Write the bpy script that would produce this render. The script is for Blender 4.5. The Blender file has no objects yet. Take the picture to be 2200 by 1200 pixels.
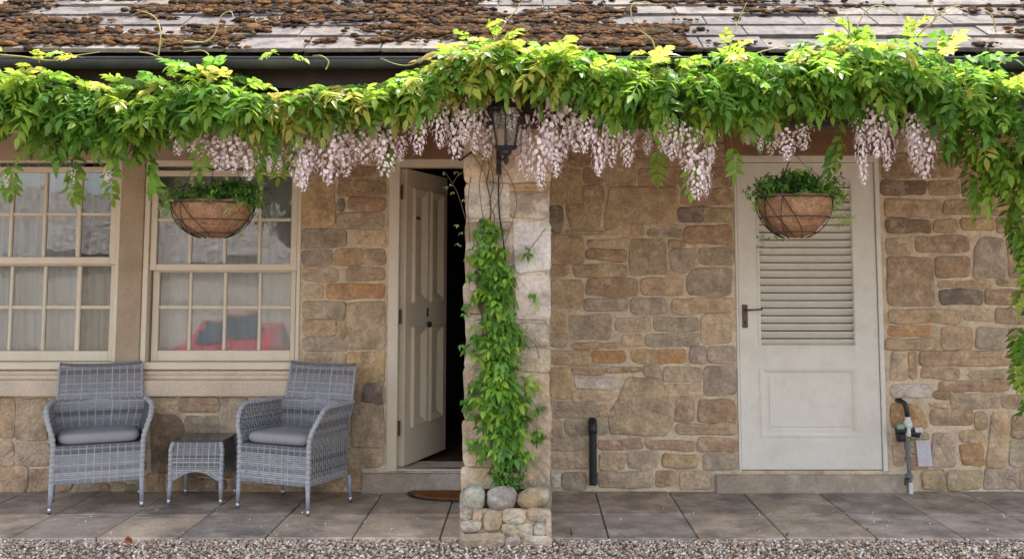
import bpy, math, random
import numpy as np
from mathutils import Vector, Matrix, noise as mnoise
R = math.radians
rnd = random.Random(7); rng = np.random.default_rng(7)
SC = bpy.context.scene; COL = SC.collection

# ------------------------------------------------------------------ camera
F = 2270.0; CX = 1140.0; HY = 590.0; TH = R(5.5); CAMY = -6.9; EYE = 1.3736
PY = HY - F*math.tan(TH)
cd = bpy.data.cameras.new('camera'); cam = bpy.data.objects.new('camera', cd); COL.objects.link(cam)
cam.location = (0, CAMY, EYE); cam.rotation_euler = (R(90)+TH, 0, 0)
cd.sensor_width = 36; cd.lens = 36*F/2200; cd.shift_x = (1100-CX)/2200; cd.shift_y = -(600-PY)/2200
cd.clip_end = 500; cd.clip_start = .05
SC.camera = cam

# ------------------------------------------------------------------ world, sun, exposure
SUN_EL, SUN_AZ = 60.0, 22.0          # sun behind the house, a little to the right
w = bpy.data.worlds.new('World'); SC.world = w; w.use_nodes = True
nt = w.node_tree; nt.nodes.clear()
sky = nt.nodes.new('ShaderNodeTexSky'); sky.sky_type = 'NISHITA'; sky.sun_disc = False
sky.sun_elevation = R(SUN_EL); sky.sun_rotation = R(SUN_AZ); sky.dust_density = 3.0; sky.air_density = 1.0
hs = nt.nodes.new('ShaderNodeHueSaturation'); hs.inputs['Saturation'].default_value = .45
bg = nt.nodes.new('ShaderNodeBackground'); bg.inputs['Strength'].default_value = .15
wo = nt.nodes.new('ShaderNodeOutputWorld')
nt.links.new(sky.outputs[0], hs.inputs['Color']); nt.links.new(hs.outputs[0], bg.inputs[0]); nt.links.new(bg.outputs[0], wo.inputs[0])
sd = bpy.data.lights.new('sun', 'SUN'); sd.energy = 2.0; sd.angle = R(.5); sd.color = (1, .93, .82)
so = bpy.data.objects.new('sun', sd); COL.objects.link(so); so.location = (3, 10, 14)
sv = Vector((math.sin(R(SUN_AZ))*math.cos(R(SUN_EL)), math.cos(R(SUN_AZ))*math.cos(R(SUN_EL)), math.sin(R(SUN_EL))))
so.rotation_euler = sv.to_track_quat('Z', 'Y').to_euler()
SC.view_settings.view_transform = 'Standard'; SC.view_settings.look = 'None'
SC.view_settings.exposure = 2.08; SC.view_settings.gamma = 1

# ------------------------------------------------------------------ helpers
_c, _s = math.cos(TH), math.sin(TH)
def W(u, v, Y):                       # where the photo's pixel meets the upright plane at depth Y
    dx = (u-CX)/F; dy = (PY-v)/F
    d = Vector((dx, _c - dy*_s, _s + dy*_c)); t = (Y-CAMY)/d.y
    return (d.x*t, Y, EYE + d.z*t)
def srgb(r, g, b):
    f = lambda c: (c/255/12.92) if c <= 10 else ((c/255+.055)/1.055)**2.4
    return (f(r), f(g), f(b))
ORG = {}
class MB:
    def __init__(s): s.v = []; s.f = []; s.c = []; s.hascol = False; s.n = 0
    def add(s, vs, fs, col=None):
        b = s.n; s.v.extend([tuple(p) for p in vs]); s.n += len(vs)
        s.f.extend([tuple(i+b for i in f) for f in fs])
        if col is not None: s.hascol = True
        s.c.extend([col or (.5, .5, .5)]*len(fs))
    def box(s, x0, x1, y0, y1, z0, z1, col=None, M=None, bev=0):
        if bev:
            b = bev; vs = []; 
            for (xa, xb, ya, yb, z) in ((x0+b, x1-b, y0+b, y1-b, z0), (x0, x1, y0, y1, z0+b), (x0, x1, y0, y1, z1-b), (x0+b, x1-b, y0+b, y1-b, z1)):
                k = b if z in (z0+b, z1-b) else 0
                if k: vs += [(xa+k, ya, z), (xb-k, ya, z), (xb, ya+k, z), (xb, yb-k, z), (xb-k, yb, z), (xa+k, yb, z), (xa, yb-k, z), (xa, ya+k, z)]
                else: vs += [(xa, ya, z), (xb, ya, z), (xb, ya, z), (xb, yb, z), (xb, yb, z), (xa, yb, z), (xa, yb, z), (xa, ya, z)]
            fs = [tuple(range(7, -1, -1)), tuple(range(24, 32))]
            for l in range(3):
                for i in range(8): fs.append((l*8+i, l*8+(i+1) % 8, l*8+8+(i+1) % 8, l*8+8+i))
        else:
            vs = [(x0, y0, z0), (x1, y0, z0), (x1, y1, z0), (x0, y1, z0), (x0, y0, z1), (x1, y0, z1), (x1, y1, z1), (x0, y1, z1)]
            fs = [(3, 2, 1, 0), (4, 5, 6, 7), (0, 1, 5, 4), (1, 2, 6, 5), (2, 3, 7, 6), (3, 0, 4, 7)]
        if M is not None: vs = [tuple(M @ Vector(p)) for p in vs]
        s.add(vs, fs, col)
    def tube(s, pts, r, n=8, col=None, caps=True):
        pts = [Vector(p) for p in pts]; m = len(pts); rr = r if isinstance(r, (list, tuple)) else [r]*m
        t0 = (pts[1]-pts[0]).normalized(); a = Vector((0, 0, 1)) if abs(t0.z) < .9 else Vector((1, 0, 0))
        nrm = t0.cross(a).normalized(); vs = []
        for i, p in enumerate(pts):
            t = (pts[min(i+1, m-1)]-pts[max(i-1, 0)]).normalized()
            nrm = (nrm - t*nrm.dot(t)).normalized(); bn = t.cross(nrm)
            for k in range(n):
                q = 2*math.pi*k/n; vs.append(p + (nrm*math.cos(q)+bn*math.sin(q))*rr[i])
        fs = [(i*n+k, i*n+(k+1) % n, (i+1)*n+(k+1) % n, (i+1)*n+k) for i in range(m-1) for k in range(n)]
        if caps: fs += [tuple(range(n-1, -1, -1)), tuple(range((m-1)*n, m*n))]
        s.add(vs, fs, col)
    def lathe(s, prof, c=(0, 0, 0), n=24, col=None, sx=1, sy=1):
        vs = [(c[0]+r*math.cos(2*math.pi*k/n)*sx, c[1]+r*math.sin(2*math.pi*k/n)*sy, c[2]+z) for r, z in prof for k in range(n)]
        fs = [(i*n+k, i*n+(k+1) % n, (i+1)*n+(k+1) % n, (i+1)*n+k) for i in range(len(prof)-1) for k in range(n)]
        s.add(vs, fs, col)
    def build(s, name, m, parent=None, smooth=False, world=True):
        me = bpy.data.meshes.new(name)
        v = np.array(s.v, dtype=float).reshape(-1, 3)
        o = bpy.data.objects.new(name, me); COL.objects.link(o)
        if parent is not None:
            o.parent = parent
            if world: v = v - np.array(ORG.get(parent.name, (0, 0, 0)))
            ORG[o.name] = ORG.get(parent.name, (0, 0, 0))
        me.from_pydata(v.tolist(), [], s.f)
        fin(me, m, np.array(s.c) if s.hascol else None, smooth)
        return o
def fin(me, m, c, smooth):
    if c is not None:
        a = me.attributes.new('Col', 'FLOAT_COLOR', 'FACE'); n = len(me.polygons)
        a.data.foreach_set('color', np.hstack([c[:n], np.ones((n, 1))]).astype(np.float32).ravel())
    if smooth: me.polygons.foreach_set('use_smooth', np.ones(len(me.polygons), bool))
    me.materials.append(m); me.update()
def inst(name, protos, which, M, T, cols, m, parent=None, smooth=True, jit=0):
    """one mesh out of many transformed copies of small prototypes: M (k,3,3), T (k,3), cols (k,3)"""
    V = []; FF = []; C = []; base = 0
    for pi, (pv, pf, pc) in enumerate(protos):
        idx = np.nonzero(which == pi)[0]
        if len(idx) == 0: continue
        pv = np.asarray(pv, float); vv = np.einsum('kij,nj->kni', M[idx], pv) + T[idx][:, None, :]
        if jit: vv += rng.normal(0, jit, vv.shape)
        V.append(vv.reshape(-1, 3)); n = len(pv)
        for j, k in enumerate(idx):
            b = base + j*n; FF.extend([tuple(q+b for q in f) for f in pf])
        pc = np.ones((len(pf), 3)) if pc is None else np.asarray(pc)
        C.append((cols[idx][:, None, :]*pc[None]).reshape(-1, 3)); base += n*len(idx)
    V = np.vstack(V); C = np.vstack(C)
    if parent is not None: V = V - np.array(ORG.get(parent.name, (0, 0, 0)))
    me = bpy.data.meshes.new(name); me.from_pydata(V.tolist(), [], FF); fin(me, m, C, smooth)
    o = bpy.data.objects.new(name, me); COL.objects.link(o)
    if parent is not None: o.parent = parent; ORG[o.name] = ORG.get(parent.name, (0, 0, 0))
    return o
def tag(o, label=None, cat=None, group=None, kind=None):
    if label: o['label'] = label
    if cat: o['category'] = cat
    if group: o['group'] = group
    if kind: o['kind'] = kind
    return o
def thing(name, loc, label, cat, group=None, rz=0):
    o = bpy.data.objects.new(name, None); COL.objects.link(o); o.location = loc; o.rotation_euler = (0, 0, rz)
    o.empty_display_size = .1; ORG[o.name] = tuple(loc); return tag(o, label, cat, group)
def copy_tree(o, parent=None):
    c = o.copy(); COL.objects.link(c); c.parent = parent
    for ch in o.children: copy_tree(ch, c)
    return c
def rotm(yaw, pitch, roll):           # arrays -> (k,3,3): roll about x, pitch about y, yaw about z
    cy, sy, cp, sp, cr, sr = np.cos(yaw), np.sin(yaw), np.cos(pitch), np.sin(pitch), np.cos(roll), np.sin(roll)
    o = np.zeros_like(cy); i = np.ones_like(cy)
    Z = np.stack([cy, -sy, o, sy, cy, o, o, o, i], -1).reshape(-1, 3, 3)
    Y = np.stack([cp, o, sp, o, i, o, -sp, o, cp], -1).reshape(-1, 3, 3)
    X = np.stack([i, o, o, o, cr, -sr, o, sr, cr], -1).reshape(-1, 3, 3)
    return Z @ Y @ X

# ------------------------------------------------------------------ materials
def mat(name, base=(.5, .5, .5), rough=.7, attr=False, var=.25, vscale=5, fine=.12, fscale=70, bump=.3, bscale=60, bdist=.004,
        metal=0, spec=.4, tint=None, tscale=3, tamt=.5, trans=0, coat=0, tint2=None, t2scale=5, t2amt=.5, bump2=0, b2scale=12, b2dist=.02):
    m = bpy.data.materials.new(name); m.use_nodes = True; t = m.node_tree; n = t.nodes; L = t.links; n.clear()
    out = n.new('ShaderNodeOutputMaterial'); p = n.new('ShaderNodeBsdfPrincipled')
    tc = n.new('ShaderNodeTexCoord')
    def noise(sc, det=5, ro=.6):
        q = n.new('ShaderNodeTexNoise'); q.inputs['Scale'].default_value = sc; q.inputs['Detail'].default_value = det
        q.inputs['Roughness'].default_value = ro; L.new(tc.outputs['Object'], q.inputs['Vector']); return q
    def mr(src, a, b, lo=.3, hi=.7):
        q = n.new('ShaderNodeMapRange'); q.inputs['From Min'].default_value = lo; q.inputs['From Max'].default_value = hi
        q.inputs['To Min'].default_value = a; q.inputs['To Max'].default_value = b; L.new(src, q.inputs['Value']); return q.outputs[0]
    if attr:
        a = n.new('ShaderNodeAttribute'); a.attribute_name = 'Col'; c = a.outputs['Color']
    else:
        a = n.new('ShaderNodeRGB'); a.outputs[0].default_value = (*base, 1); c = a.outputs[0]
    def mul(c, f):
        q = n.new('ShaderNodeVectorMath'); q.operation = 'SCALE'; L.new(c, q.inputs[0]); L.new(f, q.inputs['Scale']); return q.outputs[0]
    if tint:
        q = n.new('ShaderNodeMix'); q.data_type = 'RGBA'; L.new(mr(noise(tscale, 6, .65).outputs['Fac'], 0, tamt, .48, .62), q.inputs['Factor'])
        L.new(c, q.inputs['A']); q.inputs['B'].default_value = (*tint, 1); c = q.outputs['Result']
    if tint2:
        q = n.new('ShaderNodeMix'); q.data_type = 'RGBA'; L.new(mr(noise(t2scale, 8, .7).outputs['Fac'], 0, t2amt, .5, .6), q.inputs['Factor'])
        L.new(c, q.inputs['A']); q.inputs['B'].default_value = (*tint2, 1); c = q.outputs['Result']
    if var: c = mul(c, mr(noise(vscale).outputs['Fac'], 1-var, 1+var))
    if fine: c = mul(c, mr(noise(fscale, 3).outputs['Fac'], 1-fine, 1+fine))
    L.new(c, p.inputs['Base Color']); p.inputs['Roughness'].default_value = rough; p.inputs['Metallic'].default_value = metal
    p.inputs['Specular IOR Level'].default_value = spec
    if coat: p.inputs['Coat Weight'].default_value = coat
    if bump:
        b = n.new('ShaderNodeBump'); b.inputs['Strength'].default_value = bump; b.inputs['Distance'].default_value = bdist
        L.new(noise(bscale, 6, .65).outputs['Fac'], b.inputs['Height']); L.new(b.outputs[0], p.inputs['Normal'])
        if bump2:
            b2 = n.new('ShaderNodeBump'); b2.inputs['Strength'].default_value = bump2; b2.inputs['Distance'].default_value = b2dist
            L.new(noise(b2scale, 4, .55).outputs['Fac'], b2.inputs['Height']); L.new(b2.outputs[0], b.inputs['Normal'])
    if trans:
        tr = n.new('ShaderNodeBsdfTranslucent'); L.new(c, tr.inputs['Color'])
        mx = n.new('ShaderNodeMixShader'); mx.inputs[0].default_value = trans
        L.new(p.outputs[0], mx.inputs[1]); L.new(tr.outputs[0], mx.inputs[2]); L.new(mx.outputs[0], out.inputs[0])
    else: L.new(p.outputs[0], out.inputs[0])
    return m
def glass_mat():
    m = bpy.data.materials.new('window_glass'); m.use_nodes = True; t = m.node_tree; n = t.nodes; L = t.links; n.clear()
    out = n.new('ShaderNodeOutputMaterial'); tr = n.new('ShaderNodeBsdfTransparent'); gl = n.new('ShaderNodeBsdfGlossy')
    gl.inputs['Roughness'].default_value = .01; tr.inputs['Color'].default_value = (.93, .95, .94, 1)
    fr = n.new('ShaderNodeFresnel'); fr.inputs['IOR'].default_value = 1.72
    tc = n.new('ShaderNodeTexCoord'); no = n.new('ShaderNodeTexNoise'); no.inputs['Scale'].default_value = 4; L.new(tc.outputs['Object'], no.inputs['Vector'])
    b = n.new('ShaderNodeBump'); b.inputs['Strength'].default_value = .06; b.inputs['Distance'].default_value = .008; L.new(no.outputs[0], b.inputs['Height'])
    L.new(b.outputs[0], gl.inputs['Normal'])
    mx = n.new('ShaderNodeMixShader'); L.new(fr.outputs[0], mx.inputs[0]); L.new(tr.outputs[0], mx.inputs[1]); L.new(gl.outputs[0], mx.inputs[2]); L.new(mx.outputs[0], out.inputs[0])
    return m
M = {}
M['stone'] = mat('rubble_sandstone', attr=True, rough=.92, var=.22, vscale=9, fine=.2, fscale=55, bump=.7, bscale=38, bdist=.012, tint=(.2, .15, .115), tscale=7, tamt=.4, spec=.2, tint2=srgb(205, 186, 162), t2scale=11, t2amt=.36, bump2=.7, b2scale=14, b2dist=.03)
M['mortar'] = mat('lime_mortar', srgb(208, 189, 163), .95, tint=srgb(172, 146, 118), tscale=9, tamt=.6, var=.2, vscale=4, fine=.15, bump=.8, bscale=45, bdist=.012, spec=.15)
M['ashlar'] = mat('pillar_sandstone', attr=True, rough=.93, var=.18, vscale=7, fine=.18, fscale=60, bump=.8, bscale=42, bdist=.01, tint=(.16, .15, .13), tscale=9, tamt=.45, spec=.2, tint2=srgb(212, 202, 186), t2scale=8, t2amt=.5, bump2=.6, b2scale=12, b2dist=.03)
M['plaster'] = mat('stone_dressing', srgb(168, 148, 125), .9, var=.14, vscale=4, fine=.1, bump=.35, bscale=60, spec=.2, tint=srgb(140, 120, 98), tscale=3, tamt=.35)
M['sill'] = mat('stone_sill', srgb(200, 182, 160), .9, var=.1, vscale=4, bump=.3, spec=.2)
M['brownstone'] = mat('brown_lintel', srgb(132, 100, 76), .9, var=.2, vscale=5, bump=.5, bscale=40, spec=.2)
M['cream'] = mat('cream_paint', srgb(213, 200, 178), .5, var=.06, vscale=3, fine=.03, fscale=90, bump=.12, bscale=90, bdist=.002, spec=.4, tint=srgb(190, 172, 142), tscale=6, tamt=.25, tint2=srgb(160, 142, 116), t2scale=16, t2amt=.07)
M['white'] = mat('pale_paint', srgb(218, 212, 200), .5, var=.05, vscale=2.5, fine=.03, bump=.1, bscale=80, bdist=.002, spec=.4, tint=srgb(200, 188, 166), tscale=4, tamt=.3, tint2=srgb(165, 148, 122), t2scale=14, t2amt=.07)
M['slate'] = mat('roof_stone_slate', attr=True, rough=.9, var=.3, vscale=6, fine=.2, fscale=40, bump=.6, bscale=30, bdist=.01, tint=(.05, .04, .045), tscale=8, tamt=.65, spec=.2)
M['moss'] = mat('dry_moss', attr=True, rough=1, var=.35, vscale=30, fine=.35, fscale=160, bump=1, bscale=170, bdist=.012, spec=.05)
M['black'] = mat('black_plastic', (.018, .018, .02), .45, var=.2, fine=.1, bump=.1)
M['iron'] = mat('black_iron', (.02, .02, .022), .55, var=.2, bump=.2, metal=.3)
M['rust'] = mat('aged_brass', (.12, .075, .045), .5, var=.3, vscale=40, metal=.5, bump=.2)
M['fascia'] = mat('dark_brown_timber', (.05, .03, .024), .7, var=.3, vscale=6, bump=.3)
M['wicker'] = mat('grey_wicker', attr=True, rough=.5, var=.12, vscale=25, fine=.08, fscale=200, bump=.1, bscale=200, spec=.45)
M['wickerdark'] = mat('wicker_backing', (.12, .12, .125), .9, var=.1, bump=0)
M['alu'] = mat('grey_leg_paint', srgb(150, 150, 158), .4, var=.05, bump=0, spec=.5)
M['steel'] = mat('foot_steel', (.55, .56, .58), .35, var=.05, bump=0, metal=.8)
M['cushion'] = mat('grey_cushion_fabric', srgb(150, 147, 149), .95, var=.05, vscale=4, fine=.12, fscale=300, bump=.3, bscale=350, bdist=.002, spec=.1, bump2=.5, b2scale=9, b2dist=.02)
M['tabletop'] = mat('dark_table_glass', (.06, .065, .07), .12, var=0, fine=0, bump=0, spec=.6)
M['slab'] = mat('paving_sandstone', attr=True, rough=.6, var=.3, vscale=5, fine=.18, fscale=45, bump=.6, bscale=16, bdist=.008, tint2=srgb(196, 184, 170), t2scale=6, t2amt=.4, bump2=.4, b2scale=4, tint=(.12, .1, .09), tscale=2.2, tamt=.6, spec=.4)
M['joint'] = mat('paving_joint', (.17, .155, .135), .95, bump=.5)
M['pebble'] = mat('gravel_stone', attr=True, rough=.85, var=.15, vscale=30, bump=.3, bscale=120, bdist=.003, spec=.25)
M['ground'] = mat('gravel_ground', srgb(150, 134, 120), .95, var=.25, vscale=8, fine=.35, fscale=90, bump=1, bscale=70, bdist=.02, spec=.2)
M['leaf'] = mat('wisteria_leaf', attr=True, rough=.42, var=.12, vscale=12, fine=.06, bump=.15, bscale=60, spec=.4, trans=.62)
M['leaf2'] = mat('climber_leaf', attr=True, rough=.5, var=.12, vscale=14, fine=.06, bump=.15, bscale=60, spec=.35, trans=.42)
M['petal'] = mat('blossom', attr=True, rough=.7, var=.05, fine=.04, bump=0, spec=.2, trans=.35)
M['stem'] = mat('woody_stem', (.13, .085, .055), .9, var=.3, vscale=20, bump=.6, bscale=60)
M['tendril'] = mat('young_shoot', (.42, .38, .14), .6, var=.15, bump=0, trans=.2)
M['coir'] = mat('coconut_fibre', srgb(170, 134, 104), 1, var=.3, vscale=14, fine=.3, fscale=120, bump=1, bscale=110, bdist=.01, spec=.05, tint=srgb(112, 78, 54), tscale=13, tamt=.6, bump2=1, b2scale=22, b2dist=.03)
M['wire'] = mat('basket_wire', (.03, .025, .022), .6, var=.1, bump=0)
M['soil'] = mat('dark_soil', (.03, .022, .016), 1, var=.3, bump=1, bscale=40, bdist=.02)
M['mat'] = mat('coir_doormat', srgb(140, 92, 58), 1, var=.2, vscale=14, fine=.4, fscale=180, bump=1, bscale=160, bdist=.01, spec=.05)
M['curtain'] = mat('grey_curtain', srgb(208, 208, 212), .95, var=.06, fine=.05, fscale=300, bump=.1, spec=.1, trans=.25)
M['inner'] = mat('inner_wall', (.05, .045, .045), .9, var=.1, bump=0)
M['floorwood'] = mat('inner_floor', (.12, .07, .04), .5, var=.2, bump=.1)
M['concrete'] = mat('concrete_step', srgb(158, 142, 124), .9, var=.2, vscale=6, fine=.15, bump=.6, bscale=40, bdist=.008, tint=srgb(185, 176, 168), tscale=5, tamt=.5)
M['galv'] = mat('galvanised_pipe', (.17, .17, .165), .6, var=.35, vscale=30, bump=.4, metal=.3)
M['whiteplastic'] = mat('white_plastic', (.6, .6, .58), .5, var=.1, bump=0)
M['greenplastic'] = mat('pale_green_cap', (.22, .34, .24), .5, var=.1, bump=0)
M['paper'] = mat('paper', (.52, .5, .53), .9, var=.05, bump=.1, tint=(.5, .33, .36), tscale=12, tamt=.4)
M['redpaint'] = mat('red_car_paint', (.5, .02, .03), .25, var=0, fine=0, bump=0, coat=.6)
M['carglass'] = mat('car_glass', (.02, .025, .03), .05, var=0, fine=0, bump=0, spec=.8)
M['lamp'] = mat('headlamp_glass', (.7, .7, .72), .1, var=0, fine=0, bump=0, spec=.8)
M['glass'] = glass_mat()
M['pane2'] = M['glass']

# ------------------------------------------------------------------ the setting: ground, paving
def sheet(name, xs, ys, zf, m, kind='structure'):
    b = MB(); nx = len(xs); vs = [(x, y, zf(x, y)) for y in ys for x in xs]
    b.add(vs, [(j*nx+i, j*nx+i+1, (j+1)*nx+i+1, (j+1)*nx+i) for j in range(len(ys)-1) for i in range(nx-1)])
    o = b.build(name, m, smooth=True); tag(o, kind=kind); return o
def gz(x, y):
    return -.035 - (0 if y > -3 else min(1, (-3-y)/11)*.9)
o = sheet('ground', [-200, -60, -30]+[-20+2*i for i in range(21)]+[30, 60, 200], [-220, -80, -40, -30]+[-25+i for i in range(24)]+[-1.2, 8, 20, 60, 200], gz, M['ground'])
def fl(u, v):                         # floor point under a pixel
    lo, hi = -2.3, .2
    for _ in range(40):
        m_ = (lo+hi)/2
        if W(u, v, m_)[2] < 0: hi = m_
        else: lo = m_
    return W(u, v, lo)
PF = fl(1100, 1154)[1]
print('PF', PF, 'wallbase', fl(1100, 1055)[1], 'mid', fl(1100, 1104)[1])
_unused = 0                                   # front edge of the paving
b = MB(); b.box(-6.2, 6.2, PF+.01, .3, -.2, -.022); o = b.build('paving_bed', M['joint']); tag(o, kind='structure')
b = MB()
vfront = 1157
def slabcol():
    c = np.array(srgb(*rnd.choice([(158, 140, 124), (148, 132, 120), (166, 146, 128), (140, 128, 120)])))*rnd.uniform(.8, 1.1)
    return tuple(c)
fj = [19, 206, 382, 570, 757, 945, 1130, 1308, 1500, 1690, 1885, 2072]
fx = [W(u, vfront, PF)[0] for u in fj]
pitch = .468
while fx[0] > -6.1: fx.insert(0, fx[0]-pitch)
while fx[-1] < 6.1: fx.append(fx[-1]+pitch)
YM = fl(1100, 1104)[1]
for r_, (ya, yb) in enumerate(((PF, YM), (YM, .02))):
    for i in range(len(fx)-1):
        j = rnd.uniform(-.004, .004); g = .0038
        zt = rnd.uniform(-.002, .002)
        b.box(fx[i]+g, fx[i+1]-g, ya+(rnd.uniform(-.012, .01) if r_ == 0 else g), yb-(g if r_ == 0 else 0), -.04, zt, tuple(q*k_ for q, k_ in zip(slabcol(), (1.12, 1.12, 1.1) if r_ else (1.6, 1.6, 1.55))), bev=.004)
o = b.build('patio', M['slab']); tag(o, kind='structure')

# gravel in front of the paving: real chippings
import bmesh
def ico(sub, sc=(1, 1, 1), j=0, seed=0):
    bm = bmesh.new(); bmesh.ops.create_icosphere(bm, subdivisions=sub, radius=1); r = random.Random(seed)
    v = [[c*s*(1+r.uniform(-j, j)) for c, s in zip(q.co, sc)] for q in bm.verts]; f = [[q.index for q in p.verts] for p in bm.faces]
    bm.free(); return v, f, None
pr = [ico(1, (1, .8, .62), .28, i) for i in range(6)]
K = 32000; X = rng.uniform(-3.9, 3.6, K); Y = PF - .01 - rng.uniform(0, 1, K)**1.35*1.1; keep = ~((X > W(984, 1160, -1.33)[0]) & (X < W(1188, 1160, -1.33)[0]) & (Y > -1.32))
X, Y = X[keep], Y[keep]; K = len(X)
s = rng.uniform(.004, .0105, K)
pal = np.array([srgb(*c) for c in ((176, 160, 146), (158, 142, 128), (196, 184, 172), (138, 122, 110), (120, 106, 98), (184, 158, 136), (206, 198, 190), (160, 134, 114))])
C = pal[rng.integers(0, len(pal), K)]*np.array([1.32, 1.3, 1.26])*rng.uniform(.85, 1.15, (K, 1))
o = inst('gravel', pr, rng.integers(0, 6, K), rotm(rng.uniform(0, 6.28, K), rng.uniform(-.6, .6, K), rng.uniform(-.6, .6, K))*s[:, None, None],
         np.stack([X, Y, -.026+rng.uniform(.002, .022, K)], 1), C, M['pebble'], smooth=False)
tag(o, 'pale pinkish gravel chippings along the front of the paving', 'gravel', kind='stuff')
# scattered single chippings on the slabs
K = 48; X = rng.uniform(-2.9, 2.9, K); Y = rng.uniform(-1.15, -.5, K); s = rng.uniform(.004, .008, K)
o = inst('stone_chippings', pr, rng.integers(0, 6, K), rotm(X, Y, X)*s[:, None, None], np.stack([X, Y, s*.4+.002], 1), np.tile(srgb(205, 200, 190), (K, 1)), M['pebble'], smooth=False)
tag(o, 'tiny pale stone chippings scattered over the paving slabs', 'chippings', kind='stuff')

# ------------------------------------------------------------------ the cottage
cot = thing('cottage', (0, 0, 0), 'long low sandstone cottage with slate roof, sash windows and two cream doors', 'house')
def wx(u): return W(u, 700, 0)[0]
def wz(v): return W(CX, v, 0)[2]
def rect0(u0, v0, u1, v1): a = W(u0, (v0+v1)/2, 0); c = W(u1, (v0+v1)/2, 0); return a[0], c[0], W((u0+u1)/2, v1, 0)[2], W((u0+u1)/2, v0, 0)[2]
WT = 2.78; TK = .34; XL, XR = -6.0, 6.0
zstep = wz(1010)
# openings (x0,x1,z0,z1)
win1 = (W(-78, 570, 0)[0], W(256, 570, 0)[0], wz(793), wz(344)); win2 = (W(307, 570, 0)[0], W(646, 570, 0)[0], wz(793), wz(344))
fd = (W(833, 700, 0)[0], W(833, 700, 0)[0]+.86, zstep, wz(341)); ld = (W(1582, 700, 0)[0], W(1898, 700, 0)[0], zstep, wz(334))
ops = [win1, win2, fd, ld]
b = MB()
xs = sorted({XL, XR}.union(*[{o_[0], o_[1]} for o_ in ops]))
for i in range(len(xs)-1):
    xm = (xs[i]+xs[i+1])/2; op = [q for q in ops if q[0] < xm < q[1]]
    if not op: b.box(xs[i], xs[i+1], .004, TK, -.1, WT)
    else:
        q = op[0]; b.box(xs[i], xs[i+1], .004, TK, -.1, q[2]); b.box(xs[i], xs[i+1], .004, TK, q[3], WT)
b.box(XL-.02, XL+.3, TK, 5.4, -.1, WT); b.box(XR-.3, XR+.02, TK, 5.4, -.1, WT); b.box(XL-.02, XR+.02, 5.4, 5.7, -.1, WT)
wall = b.build('wall', M['mortar'], cot)

PAL = {'t': (176, 146, 112), 'lt': (192, 166, 136), 'b': (154, 124, 98), 'rb': (150, 118, 92), 'db': (122, 99, 82), 'g': (150, 136, 122), 'dg': (112, 102, 94),
       'p': (178, 154, 128), 'pg': (162, 146, 126), 'o': (172, 128, 84), 'oc': (178, 145, 102), 'ol': (162, 142, 110), 'w': (196, 184, 172)}
def inset(pts, d):
    xs_ = [p[0] for p in pts]; zs_ = [p[1] for p in pts]; cx, cz = (min(xs_)+max(xs_))/2, (min(zs_)+max(zs_))/2
    hx, hz = max(1e-3, (max(xs_)-min(xs_))/2), max(1e-3, (max(zs_)-min(zs_))/2); d1 = min(d, hx*.8); d2 = min(d, hz*.8)
    return [(x-d1*(x-cx)/hx, z-d2*(z-cz)/hz) for x, z in pts], (cx, cz)
def stone(mb, pts, col, y0=0.004, h=None, jit=.005, face=-1, chk=1, ymap=None, grow=.0065):
    """irregular stone proud of the mortar; pts (x,z) corners"""
    q = []
    pts = inset(pts, -grow)[0]; cc = (rnd.uniform(-.008, .008), rnd.uniform(-.006, .006)); pts = [(x+rnd.uniform(-.009, .009), z+rnd.uniform(-.007, .007)) for x, z in pts]
    n = len(pts)
    for i in range(n):                       # resample the edges
        a, c = pts[i], pts[(i+1) % n]; L = math.dist(a, c); k = max(2, round(L/.03))
        for t in range(k):
            f = t/k; q.append((a[0]+(c[0]-a[0])*f, a[1]+(c[1]-a[1])*f))
    sd0 = rnd.uniform(0, 50); wob = []
    for x, z in q:
        nv = mnoise.noise_vector((x*7, z*7, sd0)); n2 = mnoise.noise_vector((x*22, z*22, sd0)); wob.append((x+nv.x*.012+n2.x*.006+rnd.uniform(-jit, jit)*.6, z+nv.y*.012+n2.y*.006+rnd.uniform(-jit, jit)*.6))
    q = wob
    for _ in range(chk):
        m = len(q); q = [(q[i][0]*.5+q[(i+1) % m][0]*.25+q[i-1][0]*.25, q[i][1]*.5+q[(i+1) % m][1]*.25+q[i-1][1]*.25) for i in range(m)]
    h = h if h is not None else rnd.uniform(.007, .018)
    r1, c0 = inset(q, .002); r2, _ = inset(q, .007); r3, _ = inset(q, .022); r4, _ = inset(q, .06)
    tx, tz = rnd.uniform(-.02, .02), rnd.uniform(-.02, .02)
    def lay(r, d, j): return [(x, y0+face*(d+(x-c0[0])*tx+(z-c0[1])*tz+rnd.uniform(-j, j)), z) for x, z in r]
    m = len(q); vs = lay(q, -.006, 0)+lay(r1, h*.55, .001)+lay(r2, h*.9, .0015)+lay(r3, h*1.08, .002)+lay(r4, h*1.15, .003)+[(c0[0], y0+face*h*1.15, c0[1])]
    fs = []
    for l in range(4):
        for i in range(m): fs.append((l*m+i, l*m+(i+1) % m, (l+1)*m+(i+1) % m, (l+1)*m+i))
    for i in range(m): fs.append((4*m+i, 4*m+(i+1) % m, 5*m))
    if face > 0: fs = [f[::-1] for f in fs]
    k = rnd.uniform(.9, 1.08); col = tuple(c*k*rnd.uniform(.97, 1.03) for c in col)
    if ymap: vs = [ymap(v) for v in vs]
    mb.add(vs, fs, col)
def desat(c, k=.32):
    m_ = (178, 157, 129); return tuple(a*(1-k)+b_*k for a, b_ in zip(c, m_))
PAL = {k: tuple(min(235, q*1.05) for q in desat(v, .18 if k in ('o', 'dg', 'db', 'w') else .37)) for k, v in PAL.items()}
HS = []
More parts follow.
